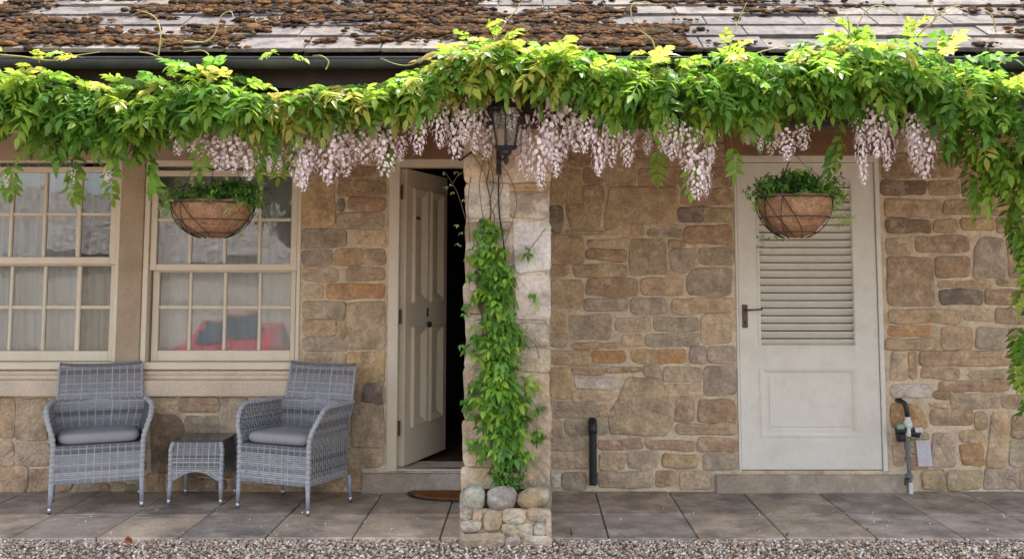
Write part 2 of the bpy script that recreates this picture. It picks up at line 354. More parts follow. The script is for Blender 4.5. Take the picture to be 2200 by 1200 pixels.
def ST(ox, oy, s_, lst):
    for e in lst:
        k = e[-1]
        if len(e) == 5: pts = [(e[0], e[1]), (e[2], e[1]), (e[2], e[3]), (e[0], e[3])]
        else: pts = e[0]
        HS.append(([(ox+x/s_, oy+y/s_) for x, y in pts], k))
ST(600, 350, 2.4, [(118, 30, 290, 82, 'b'), (300, 15, 548, 82, 'b'), (120, 92, 285, 325, 'oc'), (300, 92, 550, 165, 'b'), (300, 182, 330, 245, 'dg'), (350, 178, 548, 245, 'rb'),
    (300, 258, 545, 338, 'pg'), (120, 345, 345, 430, 'g'), (385, 350, 545, 412, 'lt'), (120, 448, 265, 518, 'g'), (280, 448, 430, 522, 'oc'), (430, 448, 545, 520, 'p'), (120, 535, 300, 608, 'p'),
    (345, 540, 545, 603, 'rb'), (125, 628, 225, 700, 'lt'), (240, 620, 545, 698, 'o'), (120, 718, 345, 800, 'pg'), (355, 718, 550, 962, 'p'), (120, 810, 285, 888, 't'), (292, 812, 345, 888, 't'),
    (120, 898, 345, 962, 'g'), (120, 978, 335, 1125, 'p'), (345, 975, 545, 1128, 'oc'), (425, 1140, 528, 1238, 'dg'), (330, 1140, 415, 1235, 'ol'), (120, 1140, 320, 1235, 'p')])
ST(700, 800, 3, [(355, 75, 380, 200, 'lt'), (160, 212, 375, 478, 'pg'), (135, 490, 370, 608, 'p'), (135, 618, 228, 765, 'b'), (-60, 215, 145, 400, 'pg'), (-60, 410, 125, 600, 'g'), (-60, 615, 120, 765, 't')])
ST(0, 750, 2.667, [(-60, 285, 85, 510, 't'), (95, 290, 270, 515, 'p'), (-60, 530, 75, 660, 'p'), (90, 535, 290, 655, 'pg'), (-40, 672, 155, 815, 't'), (165, 690, 285, 815, 'b'), (280, 285, 420, 420, 'b'),
    ([(875, 275), (1005, 275), (1040, 370), (880, 365)], 'lt'), (1020, 275, 1255, 355, 'b'), (1265, 275, 1420, 480, 'pg'), ([(880, 375), (1000, 368), (1050, 420), (1050, 560), (1020, 700), (870, 700), (855, 560)], 'db'),
    (1065, 385, 1255, 480, 'g'), (1065, 490, 1250, 600, 't'), (1065, 610, 1350, 730, 'rb'), (835, 715, 950, 815, 'b'), (965, 720, 1120, 815, 'b'), (1130, 742, 1300, 815, 'db'), (640, 770, 725, 818, 'p'), (430, 770, 630, 818, 'pg'),
    (735, 775, 825, 818, 'dg'), (1400, 770, 1620, 818, 't'), (1630, 770, 1900, 818, 'g')])
ST(1160, 320, 3, [(85, -40, 185, 105, 'b'), (195, -40, 320, 105, 'b'), (330, -40, 590, 110, 't'), (600, 5, 800, 50, 'b'), (600, 58, 735, 112, 't'), (745, 60, 815, 112, 'rb'), (830, -40, 1020, 110, 'b'), (1030, -40, 1235, 110, 'b'),
    ([(75, 125), (265, 125), (268, 230), (262, 355), (75, 352)], 't'), (420, 122, 612, 235, 'lt'), (278, 125, 410, 225, 'b'), (628, 122, 772, 238, 'b'), (785, 122, 895, 232, 'rb'), (905, 122, 1235, 250, 'b'), (282, 238, 412, 352, 'b'),
    ([(455, 253), (650, 250), (888, 250), (895, 350), (885, 470), (690, 482), (545, 480), (415, 512), (420, 430)], 't'), (910, 262, 1235, 362, 'b'), (70, 372, 145, 543, 'dg'), ([(162, 368), (400, 362), (395, 470), (370, 515), (195, 512), (180, 440)], 't'),
    (900, 378, 1060, 472, 'dg'), (1050, 378, 1235, 472, 'ol'), ([(932, 492), (1235, 482), (1235, 612), (960, 615), (930, 570)], 'rb'), (70, 562, 285, 738, 't'), ([(175, 525), (420, 525), (510, 492), (515, 550), (175, 552)], 't'), (530, 488, 668, 562, 't'),
    (695, 520, 915, 562, 'g'), (700, 490, 915, 515, 'lt'), (300, 578, 590, 630, 'lt'), (302, 645, 558, 718, 'rb'), ([(600, 582), (810, 582), (812, 812), (572, 812), (578, 700)], 'ol'), (825, 590, 930, 635, 't'),
    ([(840, 648), (1015, 645), (1018, 740), (985, 770), (930, 808), (838, 790)], 'g'), (1030, 635, 1240, 748, 'pg'), (65, 748, 178, 820, 'rb'), (212, 748, 555, 822, 't'), (70, 850, 270, 1018, 't'), (300, 845, 630, 943, 'rb'),
    (655, 835, 918, 940, 't'), ([(990, 765), (1240, 765), (1240, 942), (950, 942), (948, 830)], 'g'), (288, 968, 560, 1045, 'pg'), (590, 965, 812, 1062, 'g'), (848, 963, 1240, 1055, 't'), (70, 1058, 162, 1180, 'oc'), (190, 1068, 468, 1222, 'pg'),
    (495, 1083, 722, 1175, 'p'), (740, 1083, 1020, 1170, 'g'), (1042, 1068, 1240, 1250, 'p')])
ST(1160, 700, 2.4, [(50, 42, 145, 105, 'pg'), (420, 42, 530, 100, 't'), (540, 42, 828, 100, 'g'), (50, 122, 255, 193, 't'), (272, 122, 445, 190, 'o'), (470, 118, 600, 193, 'oc'), (610, 118, 745, 193, 'o'), (770, 105, 852, 193, 'g'), (862, 105, 1005, 190, 'g'),
    (55, 212, 160, 375, 'oc'), (165, 210, 330, 245, 't'), (345, 210, 525, 240, 'oc'), (640, 215, 840, 285, 'p'), (535, 212, 630, 270, 'p'), (850, 207, 1005, 355, 'g'), (175, 267, 405, 322, 'w'),
    ([(452, 258), (632, 280), (636, 345), (680, 430), (684, 500), (655, 560), (362, 560), (360, 460), (402, 360)], 'ol'), (168, 335, 375, 385, 'lt'), (55, 392, 295, 468, 'pg'), (300, 402, 350, 468, 't'), (645, 297, 840, 365, 'p'),
    (702, 375, 800, 496, 'b'), (820, 375, 1010, 496, 'b'), (55, 478, 112, 560, 'p'), (130, 478, 345, 558, 'pg'), (700, 508, 1010, 558, 't'), (55, 572, 240, 640, 'pg'), (300, 585, 525, 635, 'b'), (545, 592, 795, 635, 'b'), (815, 580, 1010, 645, 'rb'),
    (55, 652, 245, 735, 'p'), (300, 652, 440, 735, 'p'), (450, 652, 612, 735, 'pg'), (628, 658, 818, 725, 'oc'), (842, 655, 1015, 742, 'g'), (55, 748, 108, 830, 'w'), (122, 748, 245, 845, 'g'), (300, 748, 585, 830, 'pg'), (595, 748, 710, 822, 'b'), (722, 748, 880, 835, 'p')])
ST(1850, 350, 3, [(135, -60, 330, 95, 'rb'), (340, -60, 600, 95, 'b'), (125, 118, 425, 205, 'db'), (435, 118, 640, 205, 'b'), (650, 60, 900, 205, 'b'), (158, 238, 510, 342, 't'), (530, 238, 740, 332, 'b'), (755, 220, 1080, 340, 'oc'),
    (160, 368, 455, 452, 'db'), (470, 362, 620, 440, 'rb'), (640, 358, 860, 438, 'oc'), (872, 358, 1090, 458, 'b'), (168, 488, 318, 590, 'lt'), (350, 478, 692, 578, 'b'), ([(770, 482), (905, 482), (930, 520), (928, 738), (722, 738), (725, 560)], 'g'),
    (945, 485, 1090, 738, 'b'), ([(172, 608), (472, 608), (472, 918), (178, 918)], 'b'), (488, 602, 695, 738, 'rb'), (512, 815, 778, 912, 'dg'), (500, 762, 845, 800, 't'), (792, 812, 1090, 912, 'b'), (182, 948, 640, 1028, 't'), (665, 948, 855, 1020, 'p'),
    (872, 942, 1090, 1030, 'b'), ([(168, 1048), (465, 1055), (440, 1115), (168, 1112)], 'o'), (520, 1062, 722, 1195, 't'), (742, 1062, 940, 1195, 'g'), (950, 1062, 1090, 1195, 'b'), (165, 1130, 500, 1200, 't')])
ST(1850, 750, 2.667, [(175, 15, 262, 168, 'lt'), (275, 15, 318, 165, 't'), (335, 15, 860, 93, 'b'), (345, 108, 568, 168, 't'), (612, 118, 850, 165, 'p'), (180, 198, 405, 275, 'w'), (445, 183, 850, 232, 'rb'), (418, 243, 510, 283, 'rb'), (522, 253, 795, 338, 'p'),
    (808, 258, 1000, 338, 'b'), ([(170, 303), (330, 310), (380, 440), (340, 455), (168, 448)], 'o'), (398, 348, 640, 428, 'rb'), (560, 470, 705, 530, 't'), (652, 362, 720, 460, 't'), (188, 505, 258, 668, 'p'), (412, 478, 540, 672, 'pg'),
    ([(745, 368), (838, 368), (845, 672), (718, 672)], 't'), (858, 368, 1000, 500, 'b'), ([(572, 548), (700, 552), (702, 668), (590, 672)], 'o'), (342, 692, 478, 798, 'ol'), (492, 692, 688, 803, 'ol'), (712, 682, 905, 798, 'g'), (858, 512, 1000, 670, 'pg'), (915, 682, 1050, 800, 'b')])
b = MB(); G = .02; nx, nz = int((XR-XL)/G), int((WT+.0)/G); occ = np.zeros((nx, nz), bool)
def mark(x0, x1, z0, z1, pad=.006):
    occ[max(0, math.floor((x0-pad-XL)/G)):max(0, math.ceil((x1+pad-XL)/G)), max(0, math.floor((z0-pad)/G)):max(0, math.ceil((z1+pad)/G))] = True
zl0 = wz(340)
mark(W(-90, 0, 0)[0], W(652, 0, 0)[0], wz(850), 2.36); mark(fd[0], fd[1], 0, 2.36); mark(ld[0]-.02, ld[1]+.03, 0, 2.36)
mark(W(770, 1030, 0)[0], W(1180, 1030, 0)[0], -1, wz(1008)); mark(W(1532, 1030, 0)[0], W(1968, 1030, 0)[0], -1, wz(1012))
for pts, k in HS:
    P = [W(u, v, 0) for u, v in pts]; q = [(p[0], max(.004, p[2])) for p in P][::-1]
    if k == 'd': continue
    x0, x1 = min(p[0] for p in q), max(p[0] for p in q); z0, z1 = min(p[1] for p in q), max(p[1] for p in q)
    for o_ in ((fd[0]+.0, fd[1], 0, 2.36), (ld[0], ld[1]+.0, 0, 2.36)):     # keep clear of the door openings
        if x0 < o_[0] < x1: q = [(min(p[0], o_[0]-.004), p[1]) for p in q]
        elif x0 < o_[1] < x1: q = [(max(p[0], o_[1]+.004), p[1]) for p in q]
    if z1-z0 > .01: stone(b, q, srgb(*PAL[k]), jit=.0045)
    mark(x0, x1, z0, z1)
keys = ['t', 't', 'b', 'p', 'pg', 'lt', 'rb', 'oc', 'g', 'b', 'ol', 't']
crs = [0]
while crs[-1] < nz: crs.append(crs[-1]+rnd.choice([5, 6, 7, 8, 9]))
for iz in range(nz):
    for ix in range(nx):
        if occ[ix, iz]: continue
        mw, mh = rnd.choice([8, 10, 13, 16, 20]), [c-iz for c in crs if c-iz > 1][0]; w_ = 1
        while ix+w_ < nx and w_ < mw and not occ[ix+w_, iz]: w_ += 1
        h_ = 1
        while iz+h_ < nz and h_ < mh and not occ[ix:ix+w_, iz+h_].any(): h_ += 1
        occ[ix:ix+w_, iz:iz+h_] = True
        x0, x1, z0, z1 = XL+ix*G+.006, XL+(ix+w_)*G-.006, iz*G+.006, (iz+h_)*G-.006
        if w_ >= 3 and h_ >= 2: stone(b, [(x0, z0), (x1, z0), (x1, z1), (x0, z1)], srgb(*PAL[rnd.choice(keys)]))
o = b.build('stonework', M['stone'], wall)

# dressings: lintels over the openings, mullion between the windows, sill, steps
zc = 2.37
b = MB(); b.box(W(-90, 300, 0)[0], W(700, 300, 0)[0], -.03, .0, win2[3]+.002, zc, bev=.004); b.build('lintel', M['plaster'], cot)
b = MB(); b.box(W(815, 300, 0)[0], fd[1]+.1, -.028, .0, fd[3]+.002, zc-.02, bev=.006); b.build('lintel', M['brownstone'], cot)
b = MB(); b.box(ld[0]-.06, ld[1]+.1, -.028, .0, ld[3]+.002, zc-.02, bev=.006); b.build('lintel', M['brownstone'], cot)
b = MB(); b.box(win1[1]+.001, win2[0]-.001, -.012, .003, win1[2], win1[3], bev=.004); b.build('mullion', M['plaster'], cot)
b = MB()
xa, xb = W(-95, 800, 0)[0], W(632, 800, 0)[0]; z1, z2, z3, z4 = wz(795), wz(803), wz(814), wz(848)
prof = [(.0, z1), (-.02, z1-.003), (-.022, z2), (-.012, z2-.004), (-.014, z3+.004), (-.055, z3-.003), (-.06, z3-.01), (-.058, z4), (.0, z4)]
vs = [(x, y, z) for x in (xa, xb) for y, z in prof]; n_ = len(prof)
b.add(vs, [(i, i+1, n_+i+1, n_+i) for i in range(n_-1)]+[tuple(range(n_)), tuple(range(2*n_-1, n_-1, -1))]); b.build('stone_sill', M['sill'], cot)
b = MB(); b.box(W(775, 1030, -.05)[0], W(1175, 1030, -.05)[0], -.05, .003, -.03, zstep-.012, bev=.012); b.build('door_step', M['concrete'], cot)
b = MB(); b.box(W(1538, 1030, -.05)[0], W(1962, 1030, -.05)[0], -.05, .003, -.03, zstep-.022, bev=.012); b.build('door_step', M['concrete'], cot)

# windows: six-over-six style sliding sashes
def window(op, px, cols, top, mtop, meet, mbot, bot, label):
    """px: frame outer l, r ; cols: list of glass (l,r) ; v-levels of the top sash, its bar, meeting rail, lower bar, lower glass end"""
    x0, x1, z0, z1 = op
    wn = MB(); yo = -.004; cols = [(W(a, 570, .03)[0], W(c, 570, .03)[0]) for a, c in cols]
    gx0, gx1 = cols[0][0], cols[-1][1]
    Z = lambda v: W(CX, v, .03)[2]
    zb = wz(777)
    # outer frame
    wn.box(x0+.001, gx0-.045, yo, .12, zb+.001, z1-.001, bev=.003); wn.box(gx1+.045, x1-.001, yo, .12, zb+.001, z1-.001, bev=.003)
    wn.box(gx0-.0449, gx1+.0449, yo+.002, .12, Z(top)+.065, z1-.001, bev=.003)
    fr = wn.build('window', M['cream'], cot); tag(fr, label)
    s_ = MB(); s_.box(x0+.001, x1-.001, -.03, .12, z0+.001, zb, bev=.004); s_.build('window_sill', M['cream'], fr)
    def sash(ys, za, zb_, bar, th, dx, name, rail_t, rail_b):
        m = MB(); m.box(gx0-.042+dx, gx0+dx, ys, ys+.04, zb_-rail_b, za+rail_t, bev=.003); m.box(gx1, gx1+.042-dx, ys, ys+.04, zb_-rail_b, za+rail_t, bev=.003)
        m.box(gx0+dx+.0005, gx1-.0005, ys+.001, ys+.039, za, za+rail_t-.0005, bev=.003); m.box(gx0+dx+.0005, gx1-.0005, ys+.001, ys+.039, zb_-rail_b+.0005, zb_, bev=.003)
        for i in range(3):
            m.box(cols[i][1], cols[i+1][0], ys+.004, ys+.036, zb_+.0005, za-.0005, bev=.006)
        edges = [gx0+dx]+[q for i in range(3) for q in (cols[i][1], cols[i+1][0])]+[gx1]
        for i in range(4): m.box(edges[2*i]+.0005, edges[2*i+1]-.0005, ys+.005, ys+.035, bar-.011, bar+.011, bev=.005)
        s1 = m.build(name, M['cream'], fr); g = MB()
        for i in range(4):
            for a, c in ((zb_, bar), (bar, za)):
                t = Matrix.Translation(((cols[i][0]+cols[i][1])/2, ys+.02, (a+c)/2)) @ Matrix.Rotation(R(rnd.uniform(-.35, .35)), 4, 'Z') @ Matrix.Rotation(R(rnd.uniform(-.35, .35)), 4, 'X')
                hx = (edges[2*i+1]-edges[2*i])/2; g.box(-hx, hx, -.0015, .0015, (a-c)/2, (c-a)/2, M=t)
        g.build('window_pane', M['glass'], fr); return s1
    sash(.012, Z(top), Z(meet[0]), Z(mtop), .04, 0, 'upper_sash', .038, Z(meet[0])-Z(meet[1]))
    sash(.055, Z(meet[1])-.012, Z(bot), Z(mbot), .04, .012, 'lower_sash', .05, Z(bot)-zb-.001)
window(win1, None, [(-50, 18), (25, 90), (97, 162), (172, 236)], 371, 460, (552, 567), 660, 754, 'sash window cut by the left edge')
window(win2, None, [(337, 404), (411, 479), (486, 554), (561, 625)], 379, 472, (567, 581), 660, 753, 'sash window beside the open door')

# inside: floor, ceiling, partitions
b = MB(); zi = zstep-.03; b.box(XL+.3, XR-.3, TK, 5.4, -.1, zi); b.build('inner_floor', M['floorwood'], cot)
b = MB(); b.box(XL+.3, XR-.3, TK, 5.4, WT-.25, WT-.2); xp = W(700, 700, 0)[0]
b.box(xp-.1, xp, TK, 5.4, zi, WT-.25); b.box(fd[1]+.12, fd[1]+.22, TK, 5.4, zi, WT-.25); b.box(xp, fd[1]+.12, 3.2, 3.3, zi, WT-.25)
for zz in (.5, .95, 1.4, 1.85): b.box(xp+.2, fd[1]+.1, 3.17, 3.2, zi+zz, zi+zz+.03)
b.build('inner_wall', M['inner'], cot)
def curtain(x0, x1, y, z0, z1, amp, per, name, label, col=None, group=None):
    b = MB(); n = int((x1-x0)/.012); ph = rnd.uniform(0, 6)
    xs_ = [x0+(x1-x0)*i/n for i in range(n+1)]
    f = lambda x: y+amp*math.sin(x*6.28/per+ph+1.2*math.sin(x*9))+amp*.4*math.sin(x*6.28/per*2.3)
    vs = [(x, f(x)*(1-.0)+(.01*math.sin(z*3)), z) for z in [z0+(z1-z0)*j/6 for j in range(7)] for x in xs_]
    b.add(vs, [(j*(n+1)+i, j*(n+1)+i+1, (j+1)*(n+1)+i+1, (j+1)*(n+1)+i) for j in range(6) for i in range(n)])
    o = b.build(name, M[col or 'curtain'], smooth=True); md = o.modifiers.new('thick', 'SOLIDIFY'); md.thickness = .002
    return tag(o, label, 'curtain', group)
curtain(win1[0]-.1, W(150, 570, 0)[0], .19, .7, 2.3, .018, .085, 'curtain', 'pale grey folded curtain hanging inside the left sash window')
M['curtain2'] = mat('dark_curtain', srgb(120, 124, 114), .95, var=.06, fine=.05, fscale=300, bump=0, spec=.1, trans=.2)
curtain(W(172, 570, 0)[0], win1[1]+.1, .17, .7, 2.3, .02, .1, 'curtain', 'dark grey curtain at the right edge inside the left sash window', 'curtain2')
curtain(win2[0]-.1, win2[1]+.1, .2, .7, 2.3, .008, .11, 'curtain', 'thin grey curtain across the inside of the sash window behind the flower basket')

# front door: frame and inward-open leaf with raised mouldings
b = MB(); x0, x1, z0, z1 = fd; fw = .068
b.box(x0+.001, x0+fw, -.01, .10, zstep-.004, z1-.001, bev=.004); b.box(x1-fw, x1-.001, -.01, .10, zstep-.004, z1-.001, bev=.004)
b.box(x0+fw+.0005, x1-fw-.0005, -.009, .10, z1-.055, z1-.001, bev=.004)
dfm = b.build('door_frame', M['cream'], cot)
b = MB(); b.box(x0+fw+.001, x1-fw-.001, -.004, .06, zstep-.003, zstep+.012, bev=.003); b.build('threshold', M['steel'], dfm)
def panel_leaf(mb, wd, zt, panels, T, th=.045, mold=.02):
    """leaf in local (x along width, y thickness outward -, z up); panels [(x0,x1,z0,z1)] sunk with raised moulding"""
    xs_ = sorted({0, wd, *[p[0] for p in panels], *[p[1] for p in panels]}); zs_ = sorted({0, zt, *[p[2] for p in panels], *[p[3] for p in panels]})
    for i in range(len(xs_)-1):
        for j in range(len(zs_)-1):
            xm, zm = (xs_[i]+xs_[i+1])/2, (zs_[j]+zs_[j+1])/2
            inp = [p for p in panels if p[0] < xm < p[1] and p[2] < zm < p[3]]
            if inp: mb.box(xs_[i], xs_[i+1], -th*.5, th*.5-.012, zs_[j], zs_[j+1], M=T)
            else: mb.box(xs_[i], xs_[i+1], -th*.5-.0, th*.5, zs_[j], zs_[j+1], M=T)
    return mb
def molding(mb, p, T, w_=.03, pr=.016, y=-.0225, flip=1):
    x0, x1, z0, z1 = p
    def ring(d, yy): return [(x0+d, yy, z0+d), (x1-d, yy, z0+d), (x1-d, yy, z1-d), (x0+d, yy, z1-d)]
    rs = [ring(-.006, y), ring(-.006, y-pr*.8), ring(.006, y-pr), ring(w_*.6, y-pr*.35), ring(w_, y+.006), ring(w_, y+.012)]
    vs = [T @ Vector(v) for r_ in rs for v in r_]
    mb.add(vs, [(l*4+i, l*4+(i+1) % 4, l*4+4+(i+1) % 4, l*4+4+i) for l in range(len(rs)-1) for i in range(4)])
hx, hz0 = x0+fw+.006, zstep+.014; zt = z1-.055-.004-hz0
ang = R(72.7); T = Matrix.Translation((hx+.01, .075, hz0)) @ Matrix.Rotation(ang, 4, 'Z'); wd = .72
pz = lambda f: zt*f
pn = [(.11, .325, pz(.545), pz(.935)), (.405, .62, pz(.545), pz(.935)), (.11, .325, pz(.125), pz(.455)), (.405, .62, pz(.125), pz(.455))]
b = MB(); b.box(0, wd, -.0225, .0225, 0, zt, M=T)
leaf = None
b = MB()
xs_ = [0, .11, .325, .405, .62, wd]; zs_ = [0, pz(.125), pz(.455), pz(.545), pz(.935), zt]
for i in range(5):
    for j in range(5):
        sunk = i in (1, 3) and j in (1, 3)
        b.box(xs_[i], xs_[i+1], -.008 if sunk else -.0225, .0225, zs_[j], zs_[j+1], M=T)
for p in pn: molding(b, p, T, .05, .02)
leaf = b.build('front_door', M['cream'], cot); tag(leaf, 'open panelled door')
b = MB(); b.box(.355, .375, -.03, -.0226, pz(.505)-.03, pz(.505)+.03, M=T, bev=.004); b.build('keyhole_plate', M['iron'], leaf)
b = MB(); p0 = T @ Vector((.365, -.02, pz(.475)))
b.lathe([(0, .02), (.012, .018), (.018, .008), (.018, -.008), (.012, -.018), (0, -.02)], tuple(T @ Vector((.365, -.04, pz(.462)))), 12); b.build('door_knob', M['iron'], leaf, smooth=True)
b = MB(); b.box(.19, .245, -.02, -.0082, pz(.83), pz(.83)+.022, M=T, bev=.003); b.build('nameplate', M['rust'], leaf)
for v in (412, 680, 921):
    z = W(CX, v, 0)[2]; b = MB(); b.box(x0+fw+.0005, x0+fw+.012, .045, .07, z-.045, z+.045); b.tube([(x0+fw+.006, .04, z-.047), (x0+fw+.006, .04, z+.047)], .008, 8); b.build('hinge', M['rust'], dfm)

# louvred utility door
x0, x1, z0, z1 = ld; b = MB(); fw = .016
b.box(x0+.001, x0+fw, -.008, .10, zstep-.004, z1-.001, bev=.003); b.box(x1-.03, x1-.001, -.008, .10, zstep-.004, z1-.001, bev=.003); b.box(x0+fw+.0005, x1-.0305, -.007, .10, z1-.045, z1-.001, bev=.003)
b.build('door_frame', M['white'], cot)
lx0, lx1, lz0, lz1 = x0+fw+.004, x1-.034, zstep+.006, z1-.049
X0 = lambda u: W(u, 600, 0)[0]; Zv = lambda v: W(1735, v, 0)[2]
ox0, ox1, oz0, oz1 = X0(1630), X0(1836), Zv(744), Zv(387); qx0, qx1, qz0, qz1 = X0(1632), X0(1851-4), Zv(936), Zv(789)
b = MB(); ys, ye = .006, .05
b.box(lx0, ox0, ys, ye, lz0, lz1); b.box(ox1, lx1, ys, ye, lz0, lz1); b.box(ox0, ox1, ys, ye, oz1, lz1); b.box(ox0, ox1, ys, ye, qz1, oz0)
b.box(ox0, ox1, ys, ye, lz0, qz0); b.box(ox0, ox1, ys+.009, ye, qz0, qz1)
I4 = Matrix.Identity(4)
molding(b, (ox0, ox1, qz0, qz1), I4, .034, .007, ys); 
b.box(ox0+.055, ox1-.055, ys+.003, ys+.009, qz0+.055, qz1-.055, bev=.003)
molding(b, (ox0, ox1, oz0, oz1), I4, .012, .008, ys)
ud = b.build('utility_door', M['white'], cot); tag(ud, 'closed louvred door')
b = MB(); n = 22; ph = (oz1-oz0)/n
for i in range(n):
    zc_ = oz0+ph*(i+.5); t = Matrix.Translation(((ox0+ox1)/2, ys+.022, zc_)) @ Matrix.Rotation(R(-52), 4, 'X'); b.box(-(ox1-ox0)/2+.001, (ox1-ox0)/2-.001, -.026, .026, -.004, .004, M=t, bev=.002)
b.build('louvre', M['white'], ud)
b = MB(); b.box(ox0, ox1, ye-.004, ye+.01, oz0, oz1); b.build('louvre_backing', M['inner'], ud)
b = MB(); px, pz_ = X0(1599), Zv(679); b.box(px-.018, px+.018, ys-.008, ys-.0005, pz_-.075, pz_+.075, bev=.003); lk = b.build('lock_plate', M['rust'], ud)
b = MB(); zh = Zv(665); b.tube([(px, ys-.006, zh), (px, ys-.05, zh), (px+.02, ys-.055, zh), (px+.105, ys-.052, zh+.004)], [.008, .007, .006, .005], 8); b.build('door_handle', M['rust'], ud, smooth=True)
b = MB(); b.lathe([(.0001, -.006), (.006, -.006), (.006, .006), (.0001, .006)], (px, ys-.01, Zv(692)), 8); b.build('keyhole', M['iron'], ud)

# ------------------------------------------------------------------ roof over the porch
EY = -1.42; EZ = W(CX, 112, EY)[2]; PITCH = R(30); UP = Vector((0, math.cos(PITCH), math.sin(PITCH))); NR = Vector((0, -math.sin(PITCH), math.cos(PITCH)))
RL = 4.2
b = MB()
T0 = Matrix(((1, 0, 0, 0), (0, UP.y, NR.y, EY), (0, UP.z, NR.z, EZ), (0, 0, 0, 1)))
b.box(-6.3, 6.3, .02, RL, -.09, -.03, M=T0)
ry, rz = EY+RL*UP.y, EZ+RL*UP.z
b.add([(-6.3, ry, rz), (6.3, ry, rz), (6.3, ry+3.9, rz-2.25), (-6.3, ry+3.9, rz-2.25), (-6.3, ry, rz-.06), (6.3, ry, rz-.06), (6.3, ry+3.9, rz-2.31), (-6.3, ry+3.9, rz-2.31)], [(0, 1, 2, 3), (7, 6, 5, 4), (3, 2, 6, 7), (0, 3, 7, 4), (1, 5, 6, 2)])
roof = b.build('roof', M['fascia'], cot)
b = MB(); gauge = .205; ci = 0
while ci*gauge < RL-.1:
    x = -6.3-rnd.uniform(0, .3)
    while x < 6.3:
        w_ = rnd.uniform(.3, .62) if ci < 3 else rnd.uniform(.25, .5); th = rnd.uniform(.014, .022)
        s0 = ci*gauge+rnd.uniform(-.008, .008)-(.03 if ci == 0 else 0); L = gauge*1.55
        c = np.array(srgb(*rnd.choice([(108, 100, 96), (118, 110, 104), (98, 92, 90), (126, 117, 108)])))*rnd.uniform(.8, 1.1)
        t = T0 @ Matrix.Translation((x, s0, .012)) @ Matrix.Rotation(R(-3.2+rnd.uniform(-.3, .3)), 4, 'X') @ Matrix.Rotation(R(rnd.uniform(-.5, .5)), 4, 'Y')
        b.box(.003, w_-.003, 0, L, -.004, th, tuple(c), M=t, bev=.003); x += w_
    ci += 1
b.build('slates', M['slate'], roof)
b = MB(); b.box(-6.3, 6.3, EY+.12, EY+.145, EZ-.17, EZ-.035); b.build('fascia', M['fascia'], cot)
b = MB(); b.box(-6.3, 6.3, EY+.145, .0, EZ-.16, EZ-.145); b.build('soffit', M['fascia'], cot)
b = MB()      # wall plate / oak beam carried by the pillar
b.box(-6.0, 6.0, -1.22, -1.06, EZ-.36, EZ-.16, bev=.01); b.build('beam', M['fascia'], cot)
b = MB(); gy = EY-.005; r0 = .052; gz_ = W(CX, 124, gy-.05)[2]-.0
prof = []
for k in range(13):
    a = math.pi*k/12; prof.append((gy-r0*math.cos(a), gz_-r0*math.sin(a)))
for k in range(12, -1, -1):
    a = math.pi*k/12; prof.append((gy-(r0-.004)*math.cos(a), gz_-(r0-.004)*math.sin(a)))
n_ = len(prof); vs = [(x, y, z) for x in (-6.3, 6.3) for y, z in prof]
b.add(vs, [(i, (i+1) % n_, n_+(i+1) % n_, n_+i) for i in range(n_)])
for u in (1385, 300-900, 2100):      # joints
    x = W(u, 130, gy)[0]; v2 = [(xx, gy+(y-gy)*1.1, gz_+(z-gz_)*1.1) for xx in (x-.035, x+.035) for y, z in prof[:13]]
    b.add(v2, [(i, i+1, 14+i, 13+i) for i in range(12)])
b.tube([(-6.3, gy-r0, gz_), (6.3, gy-r0, gz_)], .0065, 8)
M['gutter'] = mat('gutter_black', (.045, .045, .052), .45, var=.3, vscale=4, bump=.1, tint=(.09, .085, .08), tscale=5, tamt=.5)
b.build('gutter', M['gutter'], cot, smooth=True)

# moss on the roof
def blob(seed):
    v, f, _ = ico(2, (1, .9, .6), 0, seed); r = random.Random(seed)
    ph = [r.uniform(0, 6) for _ in range(6)]
    v = [[c*(1+.22*math.sin(5*p[0]+ph[0])*math.sin(5*p[1]+ph[1])+.14*math.sin(9*p[0]+ph[2]+4*p[2])+r.uniform(-.09, .09)) for c in p] for p in v]
    return v, f, None
pr = [blob(i) for i in range(7)]
seedsM = []; BASE = []
for k in range(2600):
    x = rnd.uniform(-3.7, 3.4); sl = rnd.random()**1.1*1.35; u = CX + x*420
    dens = .4+.45*math.sin(x*2.1+sl*5)+.3*math.sin(x*5.3-sl*11+1)
    if u > 1700: dens *= .12
    elif u > 1520: dens *= .45
    if u < 1500: dens += .16
    if rnd.random() > dens: continue
    ph = (sl/gauge) % 1
    if ph > .7 and rnd.random() < .35: continue
    big = rnd.uniform(.7, 1.9)
    nb = rnd.choice([1, 2, 7, 10, 14])
    if nb > 5:
        for j in range(2): BASE.append((x+rnd.gauss(0, .015*nb*.3), sl+rnd.gauss(0, .015), rnd.uniform(.012, .022)*(nb/10), u))
    for j in range(nb):
        seedsM.append((x+rnd.gauss(0, .0034*nb+.01)*big, sl+rnd.gauss(0, .004+.002*nb)*big, rnd.uniform(.006, .017)*big**.5, u))
NB = len(BASE); seedsM = BASE+seedsM; K = len(seedsM); A = np.array(seedsM); P0 = np.array([tuple(T0 @ Vector((a, s_, .03+.013*(1-(s_/gauge) % 1)))) for a, s_, _, _ in seedsM])
C = np.array([srgb(*c) for c in ((122, 88, 62), (100, 76, 58), (84, 66, 54), (140, 100, 64), (70, 56, 48), (108, 90, 62))])[rng.integers(0, 6, K)]*rng.uniform(.5, .88, (K, 1))
Mx = np.array(T0.to_3x3())[None] @ rotm(rng.normal(0, .5, K), rng.normal(0, .12, K), rng.normal(0, .12, K))*A[:, 2][:, None, None]*np.stack([rng.uniform(1, 1.7, K), rng.uniform(.8, 1.2, K), rng.uniform(.7, 1.1, K)], 1)[:, None, :]
